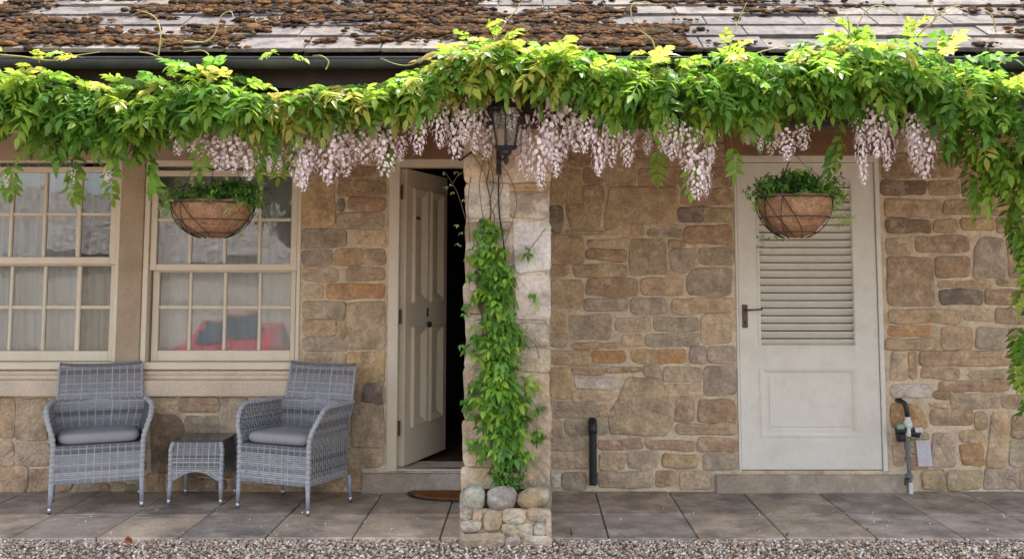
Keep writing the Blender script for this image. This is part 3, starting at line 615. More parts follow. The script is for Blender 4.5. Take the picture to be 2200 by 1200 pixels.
Mx[:NB] = Mx[:NB]*np.array([1.5, 1.2, .75])[None, None, :]; C[:NB] *= .85
o = inst('moss', pr, rng.integers(0, 7, K), Mx, P0, C, M['moss'], smooth=True)
tag(o, 'dry brown and orange moss growing in clumps over the roof slates', 'moss', kind='stuff')

# ------------------------------------------------------------------ pillar of big blocks
PYF = -1.04; px0, px1 = W(1001, 700, PYF)[0], W(1181, 700, PYF)[0]
b = MB(); b.box(px0+.012, px1-.012, PYF+.014, PYF+.44, -.02, EZ-.36); pil = b.build('pillar', M['mortar'], cot)
b = MB()
def pz2(v): return W(1090, v, PYF)[2]
PB = [(1001, 235, 1060, 392, 'lt'), (1062, 235, 1181, 392, 'lt'), (1001, 395, 1093, 470, 'w'), (1097, 415, 1179, 468, 'g'), (1001, 474, 1100, 600, 'pg'), (1104, 474, 1181, 583, 'W'), (1001, 604, 1104, 672, 'g'), (1108, 590, 1181, 686, 'w'),
      (1000, 677, 1112, 735, 'pg'), (1116, 696, 1181, 745, 'g'), (999, 739, 1090, 790, 'pg'), (1094, 752, 1181, 798, 'pg'), (998, 794, 1128, 900, 'p'), (1132, 806, 1181, 935, 'p'), (996, 904, 1126, 1000, 'lt'), (1116, 945, 1181, 1060, 'lt'), (994, 1004, 1112, 1075, 'lt'), (1097, 396, 1179, 411, 'oc')]
PAL['W'] = (205, 198, 190)
for u0, v0, u1, v1, k in PB:
    xa, xb = W(u0, (v0+v1)/2, PYF)[0], W(u1, (v0+v1)/2, PYF)[0]; za, zb = pz2(v1), pz2(v0)
    stone(b, [(xa, za), (xb, za), (xb, zb), (xa, zb)], srgb(*PAL[k]), y0=PYF+.012, h=rnd.uniform(.012, .02), jit=.006)
# flank stones
for sx, xx in ((-1, px0), (1, px1)):
    z = 0
    while z < EZ-.4:
        h_ = rnd.uniform(.14, .3)
        stone(b, [(PYF+.01, z+.006), (PYF+.43, z+.006), (PYF+.43, min(z+h_, EZ-.37)-.006), (PYF+.01, min(z+h_, EZ-.37)-.006)], srgb(*PAL[rnd.choice(['lt', 'pg', 'g', 'p'])]), y0=0, h=.012,
              ymap=lambda v, sx=sx, xx=xx: (xx-sx*.012-sx*v[1], v[0], v[2])); z += h_
b.build('pillar_blocks', M['ashlar'], pil)
# planter at its foot
plx, ply = (W(987, 1130, -1.33)[0], W(1184, 1130, -1.33)[0]), (-1.33, PYF+.05)
pt = thing('stone_planter', ((plx[0]+plx[1])/2, -1.2, 0), 'low stone planter topped with three boulders at the foot of the pillar', 'planter')
ztop = W(1090, 1093, -1.33)[2]
b = MB(); b.box(plx[0]+.02, plx[1]-.02, ply[0]+.02, ply[1], -.06, ztop-.01); base = b.build('planter_wall', M['mortar'], pt)
b = MB(); U = lambda u: W(u, 1130, -1.33)[0]; V = lambda v: W(1090, v, -1.33)[2]
for u0, v0, u1, v1, k in ((989, 1094, 1012, 1116, 'g'), (1014, 1096, 1034, 1118, 'lt'), (989, 1119, 1033, 1142, 'pg'), (1037, 1098, 1072, 1138, 'ol'), (1076, 1096, 1128, 1122, 'lt'), (1078, 1126, 1144, 1150, 'ol'), (1131, 1096, 1182, 1120, 'p'), (1148, 1123, 1182, 1150, 'g'), (992, 1144, 1082, 1172, 'pg'), (1086, 1152, 1120, 1172, 'g'), (1124, 1152, 1182, 1174, 'lt')):
    stone(b, [(U(u0), V(v1)), (U(u1), V(v1)), (U(u1), V(v0)), (U(u0), V(v0))], srgb(*PAL[k]), y0=-1.312, h=rnd.uniform(.015, .03), jit=.01)
for sx, xx in ((-1, plx[0]), (1, plx[1])):
    for (ya, yb) in ((-1.32, -1.18), (-1.17, -1.0)):
        stone(b, [(ya, -.04), (yb, -.04), (yb, ztop-.02), (ya, ztop-.02)], srgb(*PAL['lt']), y0=0, h=.018, ymap=lambda v, sx=sx, xx=xx: (xx-sx*.018-sx*v[1], v[0], v[2]))
b.build('planter_stonework', M['ashlar'], base)
b = MB(); b.box(plx[0]+.04, plx[1]-.04, -1.26, PYF-.005, ztop-.02, ztop+.05, bev=.012); b.build('soil', M['soil'], pt)
def boulder(u, v, ru, rv, y, ry, col, seed, tilt=0):
    v_, f_, _ = ico(4, (1, 1, 1), 0, seed); r = random.Random(seed); s_ = W(u+1, v, y)[0]-W(u, v, y)[0]; c = W(u, v, y); ph = [r.uniform(0, 6) for _ in range(6)]; out = []
    for p in v_:
        k = 1+.06*math.sin(3*p[0]+ph[0])*math.sin(3*p[2]+ph[1])+.05*math.sin(4*p[1]+ph[2])+.02*math.sin(9*p[0]+ph[3])*math.sin(8*p[2])
        q = [math.copysign(abs(a)**.86, a)*k for a in p]; x, z = q[0]*ru*s_, q[2]*rv*s_
        out.append((c[0]+x*math.cos(tilt)-z*math.sin(tilt), y+q[1]*ry, c[2]+x*math.sin(tilt)+z*math.cos(tilt)))
    b = MB(); b.add(out, f_, col); return b.build('boulder', M['ashlar'], pt, smooth=True)
boulder(1018, 1068, 26, 28, -1.22, .085, srgb(178, 172, 152), 1); boulder(1078, 1071, 33, 26, -1.24, .09, srgb(158, 146, 136), 2); boulder(1146, 1069, 35, 22, -1.22, .09, srgb(170, 146, 112), 3, .28)
boulder(1000, 1078, 14, 30, -1.14, .08, srgb(168, 156, 138), 5); boulder(1172, 1066, 14, 28, -1.14, .08, srgb(160, 150, 134), 6)

# ------------------------------------------------------------------ wicker armchairs and table
WC = [srgb(146, 145, 147), srgb(134, 133, 136), srgb(160, 159, 162), srgb(114, 113, 116), srgb(142, 137, 136), srgb(104, 104, 108)]
def weave(mb, P, u0, u1, v0, v1, ok=lambda u, v: True, pitch=.0125, rib=.044, amp=.0022, back=None):
    nu = int(round((u1-u0)/rib))*4; ns = int((v1-v0)/pitch); e = 1e-3
    def pn(u, v):
        p = Vector(P(u, v)); du = Vector(P(u+e, v))-p; dv = Vector(P(u, v+e))-p; return p, du.cross(dv).normalized(), dv.normalized(), du.normalized()
    band = 0; tone = WC[0]
    for j in range(ns):
        if band <= 0: band = rnd.randint(1, 4); tone = rnd.choice(WC)
        band -= 1; v = v0+(j+.5)*(v1-v0)/ns; hp = pitch*.46; rows = []
        for i in range(nu+1):
            u = u0+(u1-u0)*i/nu
            if not ok(u, v): rows.append(None); continue
            p, n, tv, _ = pn(u, v); o_ = amp*math.cos(math.pi*i/4+math.pi*(j//2 % 2)); rows.append((p+n*(o_-.001)-tv*hp, p+n*(o_+.0025), p+n*(o_-.001)+tv*hp))
        k = rnd.uniform(.85, 1.12)
        for i in range(nu):
            a, c = rows[i], rows[i+1]
            if a and c: mb.add([a[0], a[1], a[2], c[0], c[1], c[2]], [(0, 3, 4, 1), (1, 4, 5, 2)], tuple(q*k for q in tone))
    for i in range(0, nu+1, 4):
        u = u0+(u1-u0)*i/nu; st = None; col = tuple(q*rnd.uniform(1.0, 1.35) for q in WC[2 if rnd.random() < .6 else 0])
        for j in range(ns+1):
            v = v0+(v1-v0)*j/ns
            if not ok(u, v): st = None; continue
            p, n, tv, tu = pn(u, v); s_ = .0035*math.cos(math.pi*j+math.pi*.5*(i//4)) ; cur = (p-tu*.003+n*(.0034), p+tu*.003+n*(.0034))
            if st: mb.add([st[0], st[1], cur[1], cur[0]], [(0, 1, 2, 3)], col)
            st = cur
    if back is not None:
        N1, N2 = max(4, nu//2), 14
        for i in range(N1):
            for j in range(N2):
                q = [(u0+(u1-u0)*a/N1, v0+(v1-v0)*c/N2) for a, c in ((i, j), (i+1, j), (i+1, j+1), (i, j+1))]
                if all(ok(*k) for k in q): back.add([Vector(P(*k))-pn(*k)[1]*.004 for k in q], [(0, 1, 2, 3)])
def braid(mb, pts, r, tone=2):
    P = [Vector(p) for p in pts]; out = []; rr = []; k = 0
    for a, c in zip(P[:-1], P[1:]):
        n = max(1, int((c-a).length/.006))
        for i in range(n): out.append(a.lerp(c, i/n)); rr.append(r*(1+.14*math.sin(k*1.25))); k += 1
    out.append(P[-1]); rr.append(r); b0 = len(mb.f); mb.tube(out, rr, 8, WC[tone])
sm = lambda t: (lambda q: q*q*(3-2*q))(max(0, min(1, t)))
ztopA = lambda y: .66-(.15*max(0, min(1, (-.10-y)/.17))**2.8)
def side(sx):
    def P(y, z): return (sx*(.262+.056*sm((z-.42)/.24)*(1-.4*(y+.27)/.5)-.012*(y+.27)/.5), y, z)
    return P
def hwb(z): return .25+.034*sm((z-.42)/.2) if z < .655 else .262-.006*(z-.655)/.2
def backP(u, z): return (u/.25*hwb(z), .235+.22*max(0, z-.42)-.035*(u/.25)**2*(1 if z < .66 else .5), z)
def make_chair(label, loc, rz):
    t = thing('wicker_armchair', loc, label, 'armchair', 'grey wicker armchairs under the windows', rz)
    B = MB(); bk = MB()
    weave(B, lambda x, z: (x, -.272, z), -.25, .25, .175, .415, back=bk)
    o = B.build('seat_apron', M['wicker'], t, world=False)
    B = MB(); weave(B, backP, -.25, .25, .175, .885, pitch=.0135, back=bk)
    braid(B, [(x, backP(x, .885)[1], .888+.014*(x/.25)**2) for x in [-.256+.512*i/12 for i in range(13)]], .011, 5)
    for sx in (-1, 1): braid(B, [backP(sx*.25, z) for z in (.66, .7, .78, .888)], .009, 0)
    B.build('backrest', M['wicker'], t, world=False)
    for sx in (-1, 1):
        B = MB(); f = side(sx); ok = lambda y, z: z <= ztopA(y)+.002
        g = (lambda u, v, f=f: f(u, v)) if sx > 0 else (lambda u, v, f=f: f(u, v))
        weave(B, g, -.268, .236, .175, .66, ok, pitch=.0135, rib=.028, back=bk)
        path = [f(-.27, z) for z in (.165, .25, .35, .42, .46, .505)]+[(f(y, ztopA(y))[0], y, ztopA(y)) for y in [-.268, -.262, -.25, -.235, -.21, -.18, -.14, -.1, 0, .1, .2, .25]]
        braid(B, path, .0155, 2)
        B.build('armrest', M['wicker'], t, world=False)
    bk.build('wicker_lining', M['wickerdark'], t, world=False)
    B = MB(); B.box(-.25, .25, -.265, .24, .395, .418); B.build('seat_deck', M['wickerdark'], t, world=False)
    # cushion
    B = MB(); n = 28; prof = [(.001, .0), (.90, .0), (.97, .010), (1.0, .028), (1.0, .042), (.97, .058), (.90, .067), (.6, .073), (.001, .075)]; vs = []
    for k, z in prof:
        for i in range(n):
            a = 2*math.pi*i/n; c, s_ = math.cos(a), math.sin(a); e = .32
            vs.append((math.copysign(abs(c)**e, c)*.243*k, -.015+math.copysign(abs(s_)**e, s_)*.243*k, .42+z))
    B.add(vs, [(l*n+i, l*n+(i+1) % n, (l+1)*n+(i+1) % n, (l+1)*n+i) for l in range(len(prof)-1) for i in range(n)]); B.build('cushion', M['cushion'], t, smooth=True, world=False)
    for sx in (-1, 1):
        for yy, yt in ((-.272, -.27), (.262, .245)):
            B = MB(); B.tube([(sx*.266, yy, .034), (sx*.262, yt, .18)], [.0125, .016], 12); lg = B.build('leg', M['alu'], t, smooth=True, world=False)
            B = MB(); B.tube([(sx*.2665, yy, .004), (sx*.266, yy, .036)], [.0105, .0122], 12); B.build('foot_cap', M['steel'], lg, smooth=True, world=False)
            B = MB(); B.tube([(sx*.2665, yy, .0), (sx*.2665, yy, .0045)], [.0125, .0125], 10); B.build('foot_pad', M['black'], lg, world=False)
    return t
def fl(u, v):                         # floor point under a pixel
    z = F*EYE/(v-HY); lo, hi = -1.3, .2
    for _ in range(40):
        m_ = (lo+hi)/2
        if W(u, v, m_)[2] < 0: hi = m_
        else: lo = m_
    return W(u, v, lo)
DS = .66
def place(pl, pr_, hw=.266, fy=-.272*.66):
    a, c = Vector(fl(*pl)), Vector(fl(*pr_)); d = c-a; rz = math.atan2(d.y, d.x); m_ = (a+c)/2
    return (m_.x+math.sin(rz)*fy, m_.y-math.cos(rz)*fy, 0), rz
la, ra = place((109, 1100), (303, 1089)); lb, rb_ = place((505, 1089), (661, 1100))
print('CHAIR', la, math.degrees(ra), lb, math.degrees(rb_))
ch = make_chair('grey wicker armchair under the mullion between the windows, left of the small table', (la[0]-.018, la[1]-.01, .001), ra+R(6))
ch.scale = (.94, DS+.04, .908); c2 = copy_tree(ch); c2.location = (lb[0], lb[1], .001); c2.rotation_euler = (0, 0, rb_-R(8)); c2.scale = (.95, .80, .908); c2.location.y -= .035; c2.location.x += .06
c2['label'] = 'grey wicker armchair right of the small table, angled towards it, nearest the open door'
a = fl(364, 1083); c = fl(474, 1083); tcx = (a[0]+c[0])/2; ty = a[1]+.15
tb = thing('side_table', (tcx, ty, .001), 'small square grey wicker side table with dark glass top between the two armchairs', 'table')
H = .152
B = MB(); bk = MB()
arch = lambda u: .165+.055*max(0, 1-(u/.125)**2)
for q in range(4):
    rot = Matrix.Rotation(math.pi/2*q, 3, 'Z')
    weave(B, lambda u, v, rot=rot: tuple(rot @ Vector((u, -H-.004-(.0 if v < .3 else -.012*sm((v-.3)/.1)), v))), -H, H, .165, .405, lambda u, v: v >= arch(u)-.004, pitch=.0125, rib=.038, back=bk)
    braid(B, [tuple(rot @ Vector((u, -H-.004, arch(u)-.004))) for u in [-H+2*H*i/12 for i in range(13)]], .006, 0)
    braid(B, [tuple(rot @ Vector((-H-.003, -H-.003, z))) for z in (.16, .3, .36)]+[tuple(rot @ Vector((-H+.008, -H+.008, .405)))], .013, 2)
B.build('table_apron', M['wicker'], tb, world=False); bk.build('wicker_lining', M['wickerdark'], tb, world=False)
B = MB(); B.box(-H-.006, H+.006, -H-.006, H+.006, .408, .417, bev=.003); B.build('table_top', M['tabletop'], tb, world=False)
for sx in (-1, 1):
    for sy in (-1, 1):
        B = MB(); B.tube([(sx*H*1.03, sy*H*1.03, .038), (sx*H, sy*H, .17)], [.0125, .0155], 12); lg = B.build('leg', M['alu'], tb, smooth=True, world=False)
        B = MB(); B.tube([(sx*H*1.03, sy*H*1.03, .004), (sx*H*1.03, sy*H*1.03, .04)], .0118, 12); B.build('foot_cap', M['steel'], lg, smooth=True, world=False)

tb.scale = (1, 1, .908)
# ------------------------------------------------------------------ doormats
mx = W(1000, 1060, -.3)[0]
b = MB(); n = 40; ring = [(mx+.38*math.cos(math.pi*i/n), -.056-.27*abs(math.sin(math.pi*i/n))**.8) for i in range(n+1)]
def slabpoly(mb, ring, z0, z1):
    n = len(ring); mb.add([(x, y, z0) for x, y in ring]+[(x, y, z1) for x, y in ring], [tuple(range(n))[::1], tuple(range(2*n-1, n-1, -1))]+[(i, n+i, n+(i+1) % n, (i+1) % n) for i in range(n)])
slabpoly(b, ring, .003, .012); o = b.build('doormat', M['black']); tag(o, 'half round coir doormat with black rubber rim below the doorstep', 'doormat')
b = MB(); slabpoly(b, [(mx+(x-mx)*.93, -.066+(y+.056)*.92) for x, y in ring], .0125, .022); c = b.build('coir_pad', M['mat'], o)
b = MB(); b.box(fd[0]+.15, fd[1]-.15, .12, .52, zi+.002, zi+.014, bev=.004); o = b.build('doormat', mat('brown_mat', (.06, .042, .032), 1, fine=.3, bump=1, bscale=200)); tag(o, 'dark brown rectangular doormat just inside the open door', 'doormat')

# ------------------------------------------------------------------ pipes and paper
vx, vy = W(1274, 1000, -.05)[0], -.05
v = thing('vent_pipe', (vx, vy, 0), 'short black plastic pipe with elbow rising from the paving against the stone wall', 'pipe')
zt_ = W(1274, 912, vy)[2]; zb_ = W(1274, 1041, vy)[2]
b = MB(); b.tube([(vx, vy, zb_), (vx, vy, zt_)], .0245, 20); b.build('pipe', M['black'], v, smooth=False)
b = MB(); pts = [(vx, vy, zt_-.05)]+[(vx, vy+.045*(1-math.cos(a)), zt_-.01+.045*math.sin(a)-.02) for a in [R(q) for q in range(0, 91, 15)]]+[(vx, .02, zt_+.015)]
b.tube(pts, .0285, 20); b.build('elbow', M['black'], v, smooth=True)
sx_, sy_ = W(1945, 1000, -.05)[0], -.06
s_ = thing('stopcock', (sx_, sy_, 0), 'old pipe with valve body and two levers beside the louvred door', 'pipe')
zz = lambda q: W(1945, q, sy_)[2]; xx = lambda q: W(q, 930, sy_)[0]
b = MB(); b.tube([(sx_+.02, sy_, 0), (sx_+.02, sy_, zz(1010)), (sx_+.008, sy_, zz(940)), (sx_+.005, sy_, zz(900))], [.012, .013, .014, .014], 12); b.build('pipe', M['galv'], s_, smooth=True)
b = MB(); b.tube([(sx_+.025, sy_, .002), (sx_+.025, sy_, zz(1035))], .0165, 12); b.build('white_collar', M['whiteplastic'], s_)
b = MB(); b.tube([(xx(1951), sy_, zz(900)), (xx(1950), sy_, zz(882)), (xx(1946), sy_, zz(866)), (xx(1940), sy_+.02, zz(861)), (xx(1937), sy_+.07, zz(861))], [.014, .015, .0155, .0155, .015], 12); b.build('lagged_bend', M['black'], s_, smooth=True)
b = MB(); 
b.lathe([(.001, -.06), (.016, -.06), (.022, -.04), (.02, -.01), (.027, .005), (.027, .03), (.018, .045), (.018, .06), (.001, .06)], (xx(1950), sy_-.01, zz(915)), 14); b.build('valve_body', M['whiteplastic'], s_, smooth=False)
b = MB(); b.box(xx(1922), xx(1946), sy_-.03, sy_-.005, zz(928), zz(917), bev=.004); b.box(xx(1953), xx(1976), sy_-.03, sy_-.005, zz(932), zz(920), bev=.004); b.tube([(xx(1925), sy_, zz(934)), (xx(1946), sy_, zz(930)), (xx(1975), sy_, zz(936))], .013, 10)
b.lathe([(.001, -.03), (.026, -.03), (.03, -.01), (.03, .012), (.02, .02), (.001, .02)], (xx(1934), sy_-.01, zz(936)), 12); b.build('valve_arm', M['black'], s_)
for u_, v_ in ((1932, 914), (1971, 921)):
    b = MB(); b.box(xx(u_-8), xx(u_+8), sy_-.034, sy_-.012, zz(v_+6), zz(v_-5), bev=.004); b.build('lever', M['greenplastic'] if u_ < 1950 else M['whiteplastic'], s_)
for q, r_ in ((960, .021), (985, .02), (1022, .023)):
    b = MB(); b.tube([(sx_+.01+(q-940)*.0001, sy_, zz(q+5)), (sx_+.01+(q-940)*.0001, sy_, zz(q-5))], r_, 6); b.build('coupling', M['galv'], s_)
b = MB(); b.tube([(sx_+.02, sy_-.016, zz(1026)), (sx_-.012, sy_-.02, zz(1026)), (sx_-.014, sy_-.02, zz(1040))], .006, 6); b.build('pipe_clip', M['black'], s_)
b = MB(); pts = [(1968, 945), (1998, 945), (2004, 1001), (1973, 1001)]; P = [W(u, v, -.025) for u, v in pts]
b.add([tuple(p) for p in P]+[(p[0], p[1]+.0015, p[2]) for p in P], [(3, 2, 1, 0), (4, 5, 6, 7), (0, 1, 5, 4), (1, 2, 6, 5), (2, 3, 7, 6), (3, 0, 4, 7)])
o = b.build('paper_notice', M['paper']); tag(o, 'blank pinkish white sheet of paper fixed to the wall beside the old pipe', 'paper')

# ------------------------------------------------------------------ leaves
def leaflet(L, Wd, fold=.25, droop=.25, org=(0, 0, 0), d=(1, 0, 0), up=(0, 0, 1)):
    d = Vector(d).normalized(); up = Vector(up); sd_ = up.cross(d).normalized(); up = d.cross(sd_); o_ = Vector(org)
    def p(t, w_, h): return o_+d*(t*L)+sd_*(w_*Wd)+up*(h*L)
    dr = lambda t: -droop*t*t
    vs = [p(0, 0, 0), p(.3, 0, dr(.3)), p(.68, 0, dr(.68)), p(1, 0, dr(1)), p(.3, .48, dr(.3)+fold*.17), p(.66, .36, dr(.66)+fold*.13), p(.3, -.48, dr(.3)+fold*.17), p(.66, -.36, dr(.66)+fold*.13)]
    fs = [(0, 1, 4), (0, 6, 1), (1, 2, 5, 4), (1, 6, 7, 2), (2, 3, 5), (2, 7, 3)]
    return vs, fs
def compound(seed, L=.24, pairs=5, lf=.072, wf=.033):
    r = random.Random(seed); V = []; Fc = []; C = []
    k = r.uniform(.5, 1.1)
    pos = lambda s: Vector((L*s*(1-.15*k*s), 0, -L*.55*k*s*s)); tan = lambda s: (pos(s+.02)-pos(s)).normalized()
    def addl(o_, d, up, sc):
        v, f = leaflet(lf*sc*r.uniform(.88, 1.1), wf*sc*r.uniform(.85, 1.15), r.uniform(.1, .6), r.uniform(-.1, .5), o_, d, up); b0 = len(V); V.extend([tuple(q) for q in v]); Fc.extend([tuple(i+b0 for i in q) for q in f]); c = r.uniform(.82, 1.15); C.extend([(c, c, c)]*len(f))
    for i in range(pairs):
        s = .3+.62*i/(pairs-1); t = tan(s)
        for sy in (-1, 1):
            d = t*r.uniform(.3, .8)+Vector((0, sy, 0))*r.uniform(.6, 1)+Vector((0, 0, 1))*r.uniform(-.5, .25); up = Vector((0, sy*.15, 1))+Vector((r.uniform(-.5, .5), r.uniform(-.5, .5), 0)); addl(pos(s), d, up, .75+.3*math.sin(math.pi*(i+1)/(pairs+1)))
    addl(pos(1), tan(1), Vector((.1, 0, 1)), 1)
    for s0, s1 in ((0, .33), (.33, .66), (.66, 1)):
        a, c = pos(s0), pos(s1); b0 = len(V); V.extend([tuple(a+Vector((0, .0012, 0))), tuple(a-Vector((0, .0012, 0))), tuple(c-Vector((0, .0012, 0))), tuple(c+Vector((0, .0012, 0)))]); Fc.append((b0, b0+1, b0+2, b0+3)); C.append((.9, 1, .7))
    return V, Fc, np.array(C)
LP = [compound(i, rnd.uniform(.17, .24), rnd.choice([4, 5, 5])) for i in range(10)]
topo = [(-150, 150), (0, 150), (60, 150), (120, 140), (180, 172), (260, 170), (300, 155), (350, 165), (380, 142), (430, 138), (500, 155), (560, 175), (600, 195), (650, 182), (700, 168), (760, 185), (800, 170), (860, 172), (900, 150), (950, 140), (1000, 112), (1060, 88), (1100, 98), (1180, 118), (1250, 128), (1330, 135), (1400, 128), (1450, 118), (1510, 132), (1570, 100), (1620, 128), (1680, 108), (1750, 98), (1830, 84), (1900, 80), (1960, 80), (2030, 98), (2100, 114), (2140, 142), (2200, 130), (2400, 130)]
bot = [(-150, 320), (0, 335), (60, 320), (100, 345), (165, 350), (200, 325), (250, 355), (300, 355), (330, 350), (380, 305), (420, 285), (480, 275), (520, 285), (570, 290), (620, 268), (680, 245), (760, 235), (850, 222), (950, 208), (1050, 210), (1090, 222), (1150, 208), (1230, 215), (1260, 262), (1330, 290), (1390, 288), (1450, 288), (1510, 295), (1560, 318), (1590, 300), (1620, 280), (1680, 292), (1740, 262), (1800, 280), (1850, 245), (1920, 260), (2000, 272), (2030, 310), (2060, 360), (2100, 405), (2150, 420), (2200, 430), (2400, 430)]
ti = lambda u, T_: np.interp(u, [p[0] for p in T_], [p[1] for p in T_])
wis = thing('wisteria', (W(1090, 1040, -1.1)[0], -1.15, .1), 'wisteria in leaf and pale pink blossom trained along the eaves above both doors', 'wisteria')
G1 = [srgb(128, 166, 62), srgb(112, 156, 58), srgb(144, 178, 66), srgb(98, 142, 56), srgb(156, 182, 72), srgb(112, 156, 66)]
Yl = [srgb(158, 172, 64), srgb(180, 176, 84), srgb(140, 170, 58)]; Br = [srgb(172, 166, 78), srgb(186, 168, 100), srgb(150, 160, 72)]
TT, MM, CC = [], [], []
def addleaf(u, v, y, yaw, pitch, col, sc=1., roll=0):
    TT.append(W(u, v, y)); MM.append((yaw, pitch, roll, sc)); CC.append(np.array(col)*rnd.uniform(.8, 1.2))
def leafcol(u, v, tp):
    if abs(u-690) < 75 and rnd.random() < .45: return rnd.choice(Br)
    if abs(u-1040) < 60 and rnd.random() < .3: return rnd.choice(Br)
    if v < tp+35 and rnd.random() < (.4 if u > 900 else .2): return rnd.choice(Yl)
    if rnd.random() < .05: return rnd.choice(Yl)
    return rnd.choice(G1)
for k in range(2300):
    u = rnd.uniform(-150, 2380); tp, bt = ti(u, topo), ti(u, bot)-(8 if u < 400 else 0)-(12 if 1230 < u < 1800 else 0); hgt = bt-tp
    v = tp+(24 if u < 900 else 16)+rnd.random()**.9*max(8, hgt-82)
    fr = (v-tp)/max(20, hgt); y = -1.36-rnd.random()*(.34 if u > 900 else .27)*(.5+math.sin(math.pi*min(1, fr+.2))*.6)
    if fr < .2 and u < 900: y = -1.47-rnd.random()*.1
    dy = rnd.gauss(0, 1.0); yaw = -math.pi/2+dy
    pitch = rnd.uniform(-.35, .8) if fr > .25 else rnd.uniform(-.8, .4)
    addleaf(u, v, y, yaw, pitch, leafcol(u, v, tp), rnd.uniform(.65, 1.15), rnd.uniform(-.6, .6))
# hanging sprays, right edge curtain, odd stragglers
for (u0, u1, v0, v1, k, yy) in ((2158, 2330, 420, 590, 110, -1.3), (2180, 2330, 590, 690, 36, -1.3), (2156, 2330, 700, 850, 60, -1.3), (2060, 2330, 330, 430, 70, -1.4), (2186, 2240, 790, 850, 14, -1.3)):
    for _ in range(k):
        f = rnd.random(); v = v0+f*(v1-v0); ue = u0+(u1-u0)*rnd.random()
        addleaf(ue+20, v-25, yy-rnd.random()*.2, -math.pi/2+rnd.gauss(0, .8), rnd.uniform(.5, 1.2), rnd.choice(G1+[srgb(110, 150, 50)]), rnd.uniform(.75, 1.05), rnd.uniform(-.4, .4))
for (u, v) in ((28, 335), (20, 345), (168, 335), (240, 330), (332, 345), (330, 330), (155, 345), (432, 290), (575, 290), (600, 300), (560, 285), (640, 270), (1412, 305), (1480, 330), (1570, 300), (1790, 290), (1800, 270), (845, 290)):
    addleaf(u, v, -1.52, -math.pi/2+rnd.gauss(0, .7), rnd.uniform(1.0, 1.3), rnd.choice(G1[:3]+Yl[2:]), .95, 0)
for (u, v, p) in ((1010, 92, -.7), (1035, 70, -.9), (1060, 85, -.8), (1050, 100, -.3), (1395, 118, -.3), (1560, 105, -1), (1580, 112, -.8), (620, 125, -.2), (600, 118, -.3), (15, 120, -1.), (60, 150, -.6), (85, 135, -.7), (150, 118, -.3), (180, 125, -.3), (1830, 70, -.9), (1950, 75, -1.1), (1960, 82, -1.2)):
    addleaf(u, v, -1.56, rnd.uniform(-2.6, -.5), p, rnd.choice(Yl), .6, rnd.uniform(-.4, .4))
K = len(TT); A = np.array(MM); CC = np.array(CC)
fo = inst('foliage', LP, rng.integers(0, 10, K), rotm(A[:, 0], A[:, 1], A[:, 2])*A[:, 3][:, None, None], np.array(TT), CC, M['leaf'], wis)
# vine stems along the eaves and down the pillar
def wander(p0, p1, n, amp): 
    a, c = Vector(p0), Vector(p1); o_ = [Vector((0, 0, 0))]
    return [a.lerp(c, i/n)+(Vector((rnd.gauss(0, amp), rnd.gauss(0, amp*.6), rnd.gauss(0, amp))) if 0 < i < n else Vector()) for i in range(n+1)]
b = MB()
for k in range(4):
    pts = []; v0 = 0
    for i in range(30): u = 1075-i*45; pts.append(Vector(W(u, ti(u, topo)*.4+ti(u, bot)*.6-15+rnd.uniform(-14, 14), -1.36-.03*k)))
    b.tube(pts, [.014*(1-i/34)+.003 for i in range(30)], 6)
    pts = []
    for i in range(30): u = 1075+i*45; pts.append(Vector(W(u, min(250, (ti(u, topo)+ti(u, bot))/2-5)+rnd.uniform(-14, 14), -1.36-.03*k)))
    b.tube(pts, [.014*(1-i/34)+.003 for i in range(30)], 6)
b.tube(wander(W(1078, 1050, -1.08), W(1040, 210, -1.07), 22, .01), [.007-.0002*i for i in range(23)], 7)
b.tube(wander(W(1090, 1050, -1.08), W(1048, 210, -1.07), 22, .008), [.005-.00015*i for i in range(23)], 7)
b.tube(wander(W(2240, 430, -1.3), W(2235, 900, -1.3), 12, .02), .008, 6)
b.build('stem', M['stem'], wis, smooth=True)
# blossom: hanging racemes
def floret(seed):
    r = random.Random(seed); V = []; Fc = []; C = []
    def q(vs, fs, c): b0 = len(V); V.extend(vs); Fc.extend([tuple(i+b0 for i in f) for f in fs]); C.extend([c]*len(fs))
    s = 1.0
    q([(0, 0, .1), (-.65, .12, .4), (-.55, .05, .95), (0, .15, 1.1), (.55, .05, .95), (.65, .12, .4), (0, -.1, .6)], [(0, 1, 6), (1, 2, 6), (2, 3, 6), (3, 4, 6), (4, 5, 6), (5, 0, 6)], (1, .96, .97))
    q([(0, -.15, .2), (-.22, -.35, .25), (0, -.62, .0), (.22, -.35, .25), (0, -.3, -.12)], [(0, 1, 2, 3), (1, 4, 2), (4, 3, 2)], (.92, .78, .88))
    q([(0, 0, .12), (.1, .15, .0), (0, .3, .1), (-.1, .15, 0)], [(0, 1, 2, 3)], (.45, .35, .3))
    return V, Fc, np.array(C)
FP = [floret(0)]
